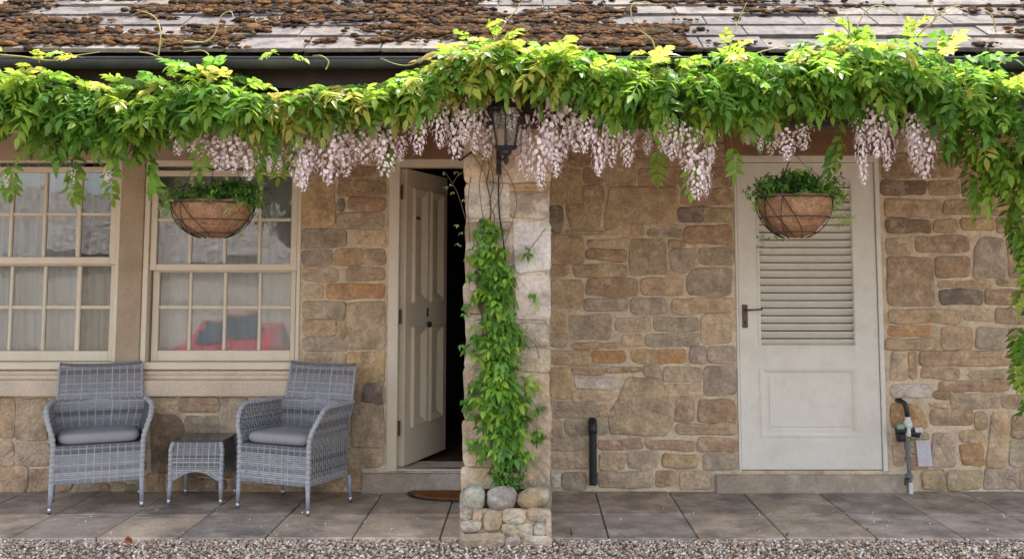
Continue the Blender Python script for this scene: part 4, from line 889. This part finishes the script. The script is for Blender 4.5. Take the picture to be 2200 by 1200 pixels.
def raceme(seed):
    r = random.Random(seed); n = 88; T_, A_, S_, Cc = [], [], [], []
    for i in range(n):
        t = ((i+.5)/n)**.85; rad = (.40*(1-t)**.5+.08)*r.uniform(.55, 1.1); a = i*2.399+r.uniform(-.4, .4)
        T_.append((rad*math.cos(a), rad*math.sin(a), -t+r.uniform(-.02, .02))); A_.append((a+math.pi/2, r.uniform(-.4, .4), r.uniform(-.9, .2))); S_.append((.098*(1-.4*t**3))*r.uniform(.8, 1.15))
        c = np.array(rnd.choice([srgb(250, 242, 240), srgb(246, 232, 232), srgb(252, 248, 244), srgb(234, 216, 222)])); Cc.append(c)
    A_ = np.array(A_); K = n
    pv = inst('tmp', FP, np.zeros(K, int), rotm(A_[:, 0], A_[:, 1], A_[:, 2])*np.array(S_)[:, None, None], np.array(T_), np.array(Cc), M['petal'])
    sb = MB(); sb.tube([(0, 0, .05), (.01, 0, -.4), (0, .01, -1)], [.012, .009, .004], 5, srgb(120, 130, 70))
    for p_ in T_:
        d_ = Vector((-p_[1], p_[0], 0)).normalized()*.003; c_ = Vector((0, 0, p_[2]+.03)); q_ = Vector(p_); sb.add([c_-d_, q_-d_, q_+d_, c_+d_], [(0, 1, 2, 3)], srgb(150, 130, 90))
    so_ = sb.build('tmp2', M['petal']); me = pv.data; bm = bmesh.new(); bm.from_mesh(me); bm.from_mesh(so_.data); me2 = bpy.data.meshes.new('flower_cluster'); bm.to_mesh(me2); bm.free(); me2.materials.append(M['petal'])
    bpy.data.objects.remove(pv); bpy.data.objects.remove(so_)
    return me2
RM = [raceme(i) for i in range(6)]
RC = [(385, 270, 335, 22), (415, 262, 330, 22), (440, 275, 350, 26), (470, 300, 370, 28), (500, 285, 372, 26), (535, 285, 388, 28), (600, 330, 372, 16), (640, 318, 405, 22), (665, 275, 378, 30), (655, 340, 415, 14), (700, 285, 398, 30), (745, 285, 380, 28), (725, 270, 350, 26), (790, 245, 355, 28), (765, 262, 340, 22), (830, 272, 383, 28), (812, 255, 340, 24), (862, 300, 350, 16), (905, 232, 335, 22), (880, 222, 290, 18), (940, 225, 320, 20), (975, 228, 345, 26), (1000, 240, 310, 20), (1025, 225, 330, 22), (1050, 262, 345, 22), (1100, 218, 285, 20), (1066, 222, 262, 15), (1122, 262, 370, 20), (1130, 300, 388, 18), (1160, 300, 408, 24), (1175, 240, 345, 26), (1203, 222, 350, 34), (1190, 300, 385, 18), (1235, 240, 330, 24), (1285, 262, 382, 20), (1312, 268, 360, 20), (1260, 258, 330, 18), (1345, 285, 362, 18), (1393, 290, 335, 12), (1420, 262, 330, 16), (1447, 268, 345, 20), (1480, 280, 372, 26), (1500, 330, 432, 24), (1525, 290, 350, 16), (1515, 345, 425, 16), (1605, 285, 312, 10), (1635, 285, 330, 10), (1660, 268, 335, 18), (1690, 290, 346, 22), (1728, 278, 325, 16), (1845, 262, 312, 15), (1850, 305, 400, 14), (1882, 235, 340, 24), (1908, 258, 368, 20), (1965, 250, 345, 20), (1960, 285, 375, 20), (1992, 262, 388, 26), (2025, 235, 300, 18), (2095, 295, 330, 14), (2128, 298, 338, 14), (160, 368, 402, 8), (232, 362, 392, 11), (14, 385, 405, 8), (580, 345, 372, 8)]
for i, (u, va, vb, hw) in enumerate(RC):
    y = (-1.50 if abs(u-1085) > 45 or u == 1100 else -1.28)-rnd.random()*.14; a, c = W(u, va-8, y), W(u, vb, y); h_ = a[2]-c[2]; sc = h_; wsc = hw/200*F/2200*0
    hw_m = W(u+hw, va, y)[0]-W(u, va, y)[0]
    o = bpy.data.objects.new('flower_cluster', RM[i % 6]); COL.objects.link(o); o.parent = wis; og = ORG[wis.name]
    o.location = (a[0]-og[0], y-og[1], a[2]-og[2]); o.scale = (hw_m/.36, hw_m/.36, h_); o.rotation_euler = (rnd.uniform(-.06, .06), rnd.uniform(-.08, .08), rnd.uniform(0, 6.28))
    # florets keep a sane size: squash is compensated in the mesh choice
# tendrils
def curve_px(pts, y, n=6):
    P = [Vector(W(u, v, y+rnd.uniform(-.03, .03))) for u, v in pts]; out = []
    for i in range(len(P)-1):
        p0, p1, p2, p3 = P[max(i-1, 0)], P[i], P[i+1], P[min(i+2, len(P)-1)]
        for k in range(n):
            t = k/n; out.append(.5*((2*p1)+(p2-p0)*t+(2*p0-5*p1+4*p2-p3)*t*t+(3*p1-p0-3*p2+p3)*t**3))
    return out+[P[-1]]
for pts in ([(340, 120), (345, 75), (335, 40), (305, 25), (282, 35)], [(395, 88), (440, 90), (462, 72), (475, 35), (495, 25), (502, 38)], [(300, 112), (330, 118), (375, 140)], [(437, 130), (448, 118), (430, 108), (395, 112)], [(0, 118), (50, 122), (110, 130), (160, 120), (215, 112)],
            [(700, 150), (706, 132), (690, 120), (672, 120)], [(1060, 90), (1085, 50), (1110, 20), (1130, -10)], [(1408, 110), (1400, 85), (1375, 65), (1358, 40), (1358, 12), (1385, 5), (1412, 12)], [(1565, 110), (1580, 60), (1605, 5)], [(1830, 85), (1815, 60), (1780, 40), (1745, 0)], [(1825, 70), (1822, 40), (1815, 28)],
            [(1840, 60), (1860, 25), (1890, 12), (1925, 28), (1960, 45)], [(1970, 80), (2000, 50), (2040, 25), (2065, 5)], [(1995, 60), (2010, 30), (1990, 0)], [(2000, 50), (2030, 20), (2062, 12)], [(2140, 70), (2132, 35), (2115, 22)], [(1515, 245), (1528, 210), (1532, 207), (1540, 240)],
            [(960, 142), (915, 128), (880, 140), (850, 138), (818, 125)], [(2110, 160), (2150, 135), (2190, 112)], [(1240, 180), (1290, 165), (1330, 190)], [(1600, 125), (1640, 110), (1690, 100)]):
    b = MB(); P = curve_px(pts, -1.6); b.tube(P, [.0042-.0024*i/len(P) for i in range(len(P))], 5); b.build('tendril', M['tendril'], wis, smooth=True)
b = MB(); P = curve_px([(615, 335), (632, 355), (650, 368)], -1.6); b.tube(P, .003, 5); b.build('tendril', M['tendril'], wis, smooth=True)

# ------------------------------------------------------------------ climber on the pillar
cl = thing('climbing_plant', (W(1085, 1040, -1.16)[0], -1.16, ztop+.04), 'bright green leafy climber growing up the front of the stone pillar from the planter', 'climbing plant')
def trifol(seed):
    r = random.Random(seed); V = []; Fc = []; C = []
    for k, a in enumerate((-.95, 0, .95)):
        d = Vector((math.cos(a), math.sin(a), -r.uniform(.1, .5))); v, f = leaflet(.05*(1.2 if k == 1 else .9)*r.uniform(.85, 1.15), .03*r.uniform(.9, 1.1), r.uniform(.15, .4), r.uniform(.25, .6), (d.x*.012, d.y*.012, 0), d)
        b0 = len(V); V.extend([tuple(q) for q in v]); Fc.extend([tuple(i+b0 for i in q) for q in f]); c = r.uniform(.85, 1.15); C.extend([(c, c, c)]*len(f))
    b0 = len(V); V.extend([(-.03, .001, .01), (-.03, -.001, .01), (.012, -.001, 0), (.012, .001, 0)]); Fc.append((b0, b0+1, b0+2, b0+3)); C.append((.8, .8, .6))
    return V, Fc, np.array(C)
TP = [trifol(i) for i in range(8)]
G2 = [srgb(124, 170, 56), srgb(142, 184, 62), srgb(104, 150, 54), srgb(160, 192, 78), srgb(84, 126, 52), srgb(112, 160, 74)]
TT, MM, CC = [], [], []
hwT = [(465, 16), (490, 34), (530, 52), (560, 50), (600, 52), (660, 56), (720, 58), (780, 62), (840, 66), (900, 72), (950, 66), (1000, 50), (1045, 48)]
cxT = [(465, 1042), (520, 1052), (600, 1062), (700, 1066), (800, 1072), (900, 1080), (1000, 1088), (1050, 1090)]
for k in range(820):
    v = 468+rnd.random()**.92*582; hw = ti(v, hwT); g = max(-1.2, min(1.2, rnd.gauss(0, .52))); u = ti(v, cxT)+g*hw*.7*(1+.18*math.sin(v*.045+1))
    y = -1.06-rnd.random()*.15*(1-.4*abs(g)); low = v > 990
    addleaf(u, v, y-(.02 if low else 0), -math.pi/2+rnd.gauss(0, 1.1), rnd.uniform(-.4, 1.0), rnd.choice(G2 if not low else G2[2:3]+G2[4:5]), rnd.uniform(.7, 1.2)*(.6 if low else 1)*(.75 if v < 540 else 1), rnd.uniform(-.5, .5))
for (u, v, k) in ((1158, 930, 7), (1150, 875, 5), (1160, 940, 4), (1005, 660, 5), (1000, 745, 5), (1010, 830, 6), (1003, 860, 5), (1140, 640, 4), (1130, 540, 4), (1145, 820, 5), (1010, 960, 5)):
    for _ in range(k): addleaf(u+rnd.gauss(0, 7), v+rnd.gauss(0, 9), -1.08, -math.pi/2+rnd.gauss(0, .9), rnd.uniform(.2, 1), rnd.choice(G2[2:]), rnd.uniform(.5, .85))
for (u, v) in ((981, 482), (986, 525), (984, 522), (992, 498), (958, 400), (966, 395), (972, 412), (990, 372), (980, 368), (998, 428), (952, 370)):
    addleaf(u, v, -1.12, rnd.uniform(-3, 0), .3, srgb(160, 176, 120), .38)
K = len(TT); A = np.array(MM)
inst('foliage', TP, rng.integers(0, 8, K), rotm(A[:, 0], A[:, 1], A[:, 2])*A[:, 3][:, None, None], np.array(TT), np.array(CC), M['leaf2'], cl)
b = MB()
for i in range(9):
    u0 = 1085+rnd.uniform(-18, 18); b.tube(wander(W(u0, 1050, -1.1), W(ti(500, cxT)+rnd.uniform(-25, 25), rnd.uniform(470, 640), -1.06), 14, .012), .004, 5)
for P in ([(1040, 480), (1030, 400), (1040, 330), (1035, 300)], [(1000, 470), (985, 420), (972, 395), (958, 372), (952, 368)], [(972, 395), (985, 375), (995, 368)], [(1045, 480), (1080, 400), (1060, 360), (1020, 320)], [(1120, 560), (1150, 520), (1172, 490)], [(1128, 720), (1150, 740), (1158, 770)], [(1052, 420), (1040, 370), (1015, 330)], [(1085, 520), (1110, 440), (1095, 380), (1065, 340)], [(1010, 520), (1005, 440), (1012, 380)]):
    b.tube(curve_px(P, -1.09, 4), .0022, 5)
b.build('stem', M['stem'], cl, smooth=True)

# ------------------------------------------------------------------ hanging baskets
def basket(u, v, hwpx, y, label, seed, top_v, spread, trail, tones, hscale=1.0):
    r = random.Random(seed); c = W(u, v, y); Rr = (W(u+hwpx, v, y)[0]-c[0]); H_ = Rr*.92*hscale
    t = thing('hanging_basket', c, label, 'hanging basket', 'hanging flower baskets under the eaves')
    prof = [(Rr*math.sin(a)*1.0, -H_*math.cos(a)) for a in [R(q) for q in range(0, 91, 9)]]; prof[0] = (.001, -H_)
    b = MB(); n = 40; vs = []
    for rr, z in prof+[(Rr*.96, .018), (Rr*.9, .0)]:
        for i in range(n):
            a = 2*math.pi*i/n; k = .98+.05*math.sin(5*a+z*40+seed)+.03*math.sin(11*a-z*70)+r.uniform(-.014, .014); vs.append((rr*k*math.cos(a), rr*k*math.sin(a), z+.006*math.sin(7*a)*(1 if z > -.02 else .3)))
    b.add(vs, [(l*n+i, l*n+(i+1) % n, (l+1)*n+(i+1) % n, (l+1)*n+i) for l in range(len(prof)+1) for i in range(n)]); b.build('coir_liner', M['coir'], t, smooth=True, world=False)
    b = MB(); q = 1.055
    cyc = lambda rr, z: [(rr*math.cos(2*math.pi*i/32), rr*math.sin(2*math.pi*i/32), z) for i in range(33)]
    b.tube(cyc(Rr*1.035, .0), .0038, 6); 
    for a0 in (R(62), R(34)): b.tube(cyc(Rr*q*math.sin(a0), -H_*q*math.cos(a0)), .0024, 5)
    for k in range(9):
        for sg in (-1, 1):
            a1 = 2*math.pi*k/12; b.tube([(Rr*q*math.sin(a)*math.cos(a1+sg*(math.pi/2-a)*(.62 if sg > 0 else .2)), Rr*q*math.sin(a)*math.sin(a1+sg*(math.pi/2-a)*(.62 if sg > 0 else .2)), -H_*q*math.cos(a)) for a in [R(p) for p in range(90, 14, -9)]], .0026, 5)
    b.build('wire_frame', M['wire'], t, smooth=True, world=False)
    b = MB(); b.lathe([(.001, -.01), (Rr*.9, -.015)], n=24); b.build('soil', M['soil'], t, world=False)
    apex = Vector((0, 0, W(u, top_v, y)[2]-c[2]))
    for k in range(3):
        a = 2*math.pi*k/3+.35+(math.pi/2); p = Vector((Rr*math.cos(a), Rr*math.sin(a), 0)); b = MB(); nn = 26
        b.tube([p.lerp(apex, i/nn) for i in range(nn+1)], [.0022 if i % 2 else .0012 for i in range(nn+1)], 5); b.build('chain', M['wire'], t, world=False)
    b = MB(); b.tube([tuple(apex+Vector((0, .0, 0))), tuple(apex+Vector((0, 0, .03))), tuple(apex+Vector((0, .02, .045))), tuple(apex+Vector((0, .035, .03)))], .003, 6); b.build('hook', M['wire'], t, world=False)
    global TT, MM, CC
    TT, MM, CC = [], [], []
    for (du, dv, su, sv_, k, cols, sc) in spread:
        for _ in range(int(k*1.35)):
            a, bb = max(-1.6, min(1.6, r.gauss(0, .7))), max(-1.5, min(1.5, r.gauss(0, .7)))
            addleaf(u+du+a*su, v+dv+bb*sv_, y+r.gauss(0, Rr*.38), r.uniform(0, 6.28), r.uniform(-.5, .8), r.choice(cols), r.uniform(.7, 1.15)*sc, r.uniform(-.6, .6))
    K = len(TT); A = np.array(MM)
    inst('foliage', SP, rng.integers(0, len(SP), K), rotm(A[:, 0], A[:, 1], A[:, 2])*A[:, 3][:, None, None], np.array(TT), np.array(CC), M['leaf2'], t)
    for P in trail:
        b = MB(); b.tube(curve_px([(a, bb) for a, bb in P], y-Rr*.5, 4), .0013, 5); b.build('trailing_stem', M['tendril'], t, smooth=True)
    return t
def sprig(seed):
    r = random.Random(seed); V = []; Fc = []; C = []
    for k in range(7):
        s = k/7; a = k*2.4; d = Vector((.6, math.cos(a), math.sin(a)*.8)); v, f = leaflet(.032*r.uniform(.8, 1.15), .017*r.uniform(.8, 1.1), .25, .3, (s*.06, 0, -.015*s), d, (0, .1, 1))
        b0 = len(V); V.extend([tuple(q) for q in v]); Fc.extend([tuple(i+b0 for i in q) for q in f]); c = r.uniform(.8, 1.2); C.extend([(c, c, c)]*len(f))
    return V, Fc, np.array(C)
SP = [sprig(i) for i in range(8)]
g_d = [srgb(92, 138, 62), srgb(72, 116, 56), srgb(112, 160, 70), srgb(132, 176, 74), srgb(80, 124, 66)]; g_l = [srgb(160, 190, 104), srgb(190, 206, 144), srgb(138, 178, 84)]
b1 = basket(458, 438, 84, -1.16, 'hanging basket with trailing green plants in front of the sash window', 11, 250,
    [(10, -6, 66, 5, 60, g_d+g_l, .8), (28, -30, 52, 13, 150, g_d, 1), (50, -12, 34, 9, 60, g_l[2:]+g_d[2:], 1), (-50, -18, 38, 16, 46, g_l+g_d, .8), (-92, -2, 14, 20, 22, g_l, .7), (40, 4, 30, 9, 26, g_l, .8), (-40, -42, 24, 10, 12, g_l, .7), (-38, 22, 5, 20, 6, g_l, .5), (92, -2, 8, 14, 8, g_d, .6), (58, 60, 4, 10, 3, g_l, .5)],
    [[(420, 440), (410, 470), (405, 500)], [(545, 440), (565, 438), (575, 432)], [(360, 420), (345, 440), (350, 455)]], {}, .94)
b2 = basket(1706, 426, 79, -1.16, 'hanging basket with small leaved plants in front of the louvred door', 12, 325,
    [(5, -6, 62, 5, 50, g_d+g_l, .8), (10, -30, 50, 15, 160, g_d, .95), (-58, -20, 26, 9, 46, g_d, .85), (55, -20, 36, 14, 60, g_l[2:]+g_d[2:], .8), (92, 2, 14, 22, 26, g_l, .65), (-78, 6, 5, 16, 10, g_l[2:], .6), (32, 6, 22, 10, 18, g_l, .7), (108, 45, 16, 12, 12, g_l, .55), (-62, 82, 14, 8, 6, g_d, .4), (-35, 92, 18, 16, 7, g_d, .4), (-70, 105, 8, 10, 4, g_d, .4), (0, -52, 22, 6, 20, g_d, .8)],
    [[(1790, 430), (1810, 460), (1825, 485)], [(1645, 505), (1640, 530), (1634, 548)], [(1690, 512), (1688, 530), (1680, 548)], [(1668, 510), (1660, 530), (1666, 552)], [(1632, 430), (1628, 450), (1630, 462)]], {}, 1.16)

# ------------------------------------------------------------------ lantern on the pillar
lx, ly, lz = W(1087, 316, -1.50)
ln = thing('wall_lantern', (lx, ly, lz), 'black iron lantern with glass sides fixed to the top of the stone pillar', 'lantern')
b = MB(); r0, r1, hh = .052, .088, .20
pt_ = lambda k, r_, z: (r_*math.cos(R(60*k+30)), r_*math.sin(R(60*k+30)), z)
for k in range(6):
    b.tube([pt_(k, r0, 0), pt_(k, r1, hh)], .0045, 6); b.tube([pt_(k, r0, 0), pt_(k+1, r0, 0)], .005, 6); b.tube([pt_(k, r1, hh), pt_(k+1, r1, hh)], .006, 6); b.tube([pt_(k, r1, hh), (0, 0, hh+.09)], .003, 5)
    b.tube([pt_(k, r0+.004, -.002), pt_(k, r0+.012, .004)], .006, 6)
b.lathe([(.0, .0), (.056, -.002), (.05, -.012), (.03, -.018), (.028, -.035), (.014, -.045), (.008, -.055), (.016, -.064), (.012, -.078), (.0001, -.095)], n=12)
b.lathe([(r1*1.08, hh), (r1*.75, hh+.035), (.03, hh+.09), (.012, hh+.1), (.01, hh+.12), (.0001, hh+.13)], n=6)
b.build('lantern_frame', M['iron'], ln, world=False)
b = MB()
for k in range(6): b.add([pt_(k, r0*.97, .003), pt_(k+1, r0*.97, .003), pt_(k+1, r1*.97, hh), pt_(k, r1*.97, hh)], [(0, 1, 2, 3)])
b.build('lantern_glass', M['glass'], ln, world=False)
b = MB(); b.tube([(0, 0, -.01), (0, 0, .12)], .011, 10); b.lathe([(.001, .12), (.012, .12), (.022, .15), (.018, .175), (.001, .185)], n=12); b.build('lamp_holder', M['iron'], ln, world=False)
b = MB(); b.tube([(0, .0, -.02), (-.01, .15, -.045), (-.05, .45, -.02)], .008, 8); b.tube([(-.05, .452, .06), (-.05, .452, -.1)], .014, 8); b.build('bracket', M['iron'], ln, world=False)
b = MB(); b.tube(curve_px([(1073, 318), (1072, 350), (1071, 420), (1074, 470), (1080, 505), (1086, 560)], -1.075), .0045, 6)
b.tube(curve_px([(996, 270), (994, 300), (986, 330), (988, 344), (1000, 336), (1016, 326)], -1.075), .006, 6); o = b.build('power_cable', M['black'], smooth=True)
tag(o, 'thin black cable running down the pillar below the lantern', 'cable')

# ------------------------------------------------------------------ weeds and a fallen leaf
def weed(u, v, y, h_, n, label, col):
    p = fl(u, v) if v < 1155 else W(u, v, y); b = MB()
    t = thing('weed', (p[0], p[1], -.03 if p[1] < PF else 0), label, 'weed', 'weeds along the gravel edge')
    for k in range(n):
        a = rnd.uniform(0, 6.28); d = Vector((math.cos(a)*.6, math.sin(a)*.6, rnd.uniform(.5, 1.2))); vs, fs = leaflet(h_*rnd.uniform(.6, 1.1), h_*.22, .2, .4, (0, 0, .003), d, (0, 0, 1) if abs(d.z) < .95 else (1, 0, 0))
        b.add(vs, fs, tuple(np.array(col)*rnd.uniform(.8, 1.2)))
    b.build('foliage', M['leaf2'], t, smooth=True, world=False)
weed(1228, 1150, -1.26, .05, 9, 'small green weed in the gravel just right of the planter', srgb(110, 130, 70))
weed(1338, 1165, -1.3, .045, 9, 'weed in the gravel in front of the black pipe', srgb(128, 134, 76))
weed(1408, 1168, -1.3, .04, 8, 'faint green weed in the gravel right of the black pipe', srgb(120, 134, 80))
weed(1690, 1152, -1.26, .035, 8, 'small weed at the gravel edge below the louvred door', srgb(100, 122, 66))
weed(1862, 1140, -1.2, .03, 7, 'tiny dark weed on the paving edge right of the louvred door', srgb(76, 98, 52))
weed(410, 1170, -1.3, .04, 8, 'small weed in the gravel in front of the side table', srgb(104, 118, 66))
weed(85, 1192, -1.4, .04, 7, 'pale weed in the gravel in the bottom left corner', srgb(150, 140, 84))
p = W(280, 1160, -1.27); b = MB()
for a, l in ((0, .055), (.6, .045), (-.6, .045), (1.3, .03)):
    vs, fs = leaflet(l, l*.6, .5, -.5, (p[0], p[1], -.005), (math.sin(a), -.3, math.cos(a)), (0, -1, .3)); b.add(vs, fs, srgb(196, 128, 84))
o = b.build('fallen_leaf', M['petal']); o.data.transform(Matrix.Identity(4)); tag(o, 'curled orange brown dead leaf lying where paving meets gravel', 'leaf')

# ------------------------------------------------------------------ across the yard (seen in the window panes): barn, trees, red car
bn = thing('barn', (-4, -24, -1), 'low sandstone barn with slate roof across the yard', 'barn')
b = MB(); b.box(-20, 9, -30, -24, -1.2, 1.9, srgb(188, 180, 170)); b.build('wall', M['stone'], bn)
b = MB(); b.add([(-20.3, -23.7, 1.8), (9.3, -23.7, 1.8), (9.3, -27, 4.1), (-20.3, -27, 4.1), (-20.3, -30.3, 1.8), (9.3, -30.3, 1.8)], [(0, 1, 2, 3), (3, 2, 5, 4), (0, 3, 4), (1, 5, 2), (0, 4, 5, 1)], srgb(150, 144, 140)); b.build('roof', M['slate'], bn)
b = MB(); 
for x in (-17.5, 3): b.box(x, x+1.1, -24.04, -23.995, -.3, 1.0, (.03, .03, .035))
b.build('window', M['carglass'], bn)
def bgtree(x, y, h_, r_, seed, label):
    t = thing('tree', (x, y, -1), label, 'tree', 'trees across the yard'); r = random.Random(seed); b = MB()
    b.tube([(0, 0, 0), (.1, 0, h_*.3), (0, .1, h_*.65)], [.22, .17, .08], 8)
    for k in range(6): a = k*1.05; b.tube([(0.05, 0, h_*(.3+.05*k)), (math.cos(a)*r_*.6, math.sin(a)*r_*.6, h_*(.55+.05*k))], [.08, .02], 6)
    b.build('trunk', M['stem'], t, world=False)
    K = 1500; P = np.array([(lambda d: d*r_*(.45+.55*r.random()))(np.array(Vector((r.gauss(0, 1), r.gauss(0, 1), r.gauss(0, .8))).normalized())) for _ in range(K)])+np.array([0, 0, h_*.68]); cs = np.array([G1[r.randrange(6)] for _ in range(K)])
    ob = inst('crown', LP[:3], rng.integers(0, 3, K), rotm(rng.uniform(0, 6.28, K), rng.uniform(-.6, .8, K), rng.uniform(-.6, .6, K))*2.6, P, cs, M['leaf']); ob.parent = t
bgtree(-16, -20, 6.5, 2.0, 1, 'bushy tree in front of the left end of the barn'); bgtree(4.5, -21, 5.5, 1.7, 2, 'smaller round tree in front of the right end of the barn')
cx_, cy_ = -6.25, -13.6
car = thing('parked_car', (cx_, cy_, gz(0, cy_)), 'red hatchback parked across the yard facing the cottage', 'car')
prof = [(0, .28), (0, .62), (.12, .74), (.95, .92), (1.65, 1.38), (2.9, 1.42), (3.6, 1.05), (3.9, .95), (3.95, .3)]     # nose at +y
sec = [(1.0, -.0)]
b = MB(); n = len(prof)
def carv(hw, k): return [(sx*hw*(1 if z < .95 else .82), .0-y+0, z) for y, z in prof for sx in (k,)]
Lf, Rt = carv(.86, -1), carv(.86, 1); b.add(Lf+Rt, [(i, i+1, n+i+1, n+i) for i in range(n-1)]+[tuple(range(n))[::-1], tuple(range(n, 2*n)), (0, n, 2*n-1, n-1)])
bd = b.build('body', M['redpaint'], car, world=False); m_ = bd.modifiers.new('bevel', 'BEVEL'); m_.width = .06; m_.segments = 3
b = MB(); b.add([(-.64, -1.0, .97), (.64, -1.0, .97), (.6, -1.6, 1.36), (-.6, -1.6, 1.36)], [(0, 1, 2, 3)]); 
for v_ in range(len(b.v)): b.v[v_] = (b.v[v_][0], b.v[v_][1]+.03, b.v[v_][2]+.03)
b.build('windscreen', M['carglass'], car, world=False)
for sx in (-1, 1):
    b = MB(); b.add([(sx*.79, -1.25, .98), (sx*.79, -3.3, 1.0), (sx*.72, -2.8, 1.34), (sx*.72, -1.75, 1.33)], [(0, 1, 2, 3)]); b.build('side_window', M['carglass'], car, world=False)
    b = MB(); b.box(sx*.66-.14, sx*.66+.14, -.02, .02, .58, .70, bev=.01); b.build('headlight', M['lamp'], car, world=False)
    for yy in (-.75, -3.1):
        b = MB(); b.tube([(sx*.72, yy, .3), (sx*.88, yy, .3)], .3, 24); wh = b.build('wheel', M['black'], car, world=False)
        b = MB(); b.tube([(sx*.87, yy, .3), (sx*.89, yy, .3)], .18, 16); b.build('rim', M['steel'], wh, world=False)
b = MB(); b.box(-.4, .4, 0, .02, .34, .5, bev=.01); b.build('grille', M['black'], car, world=False)
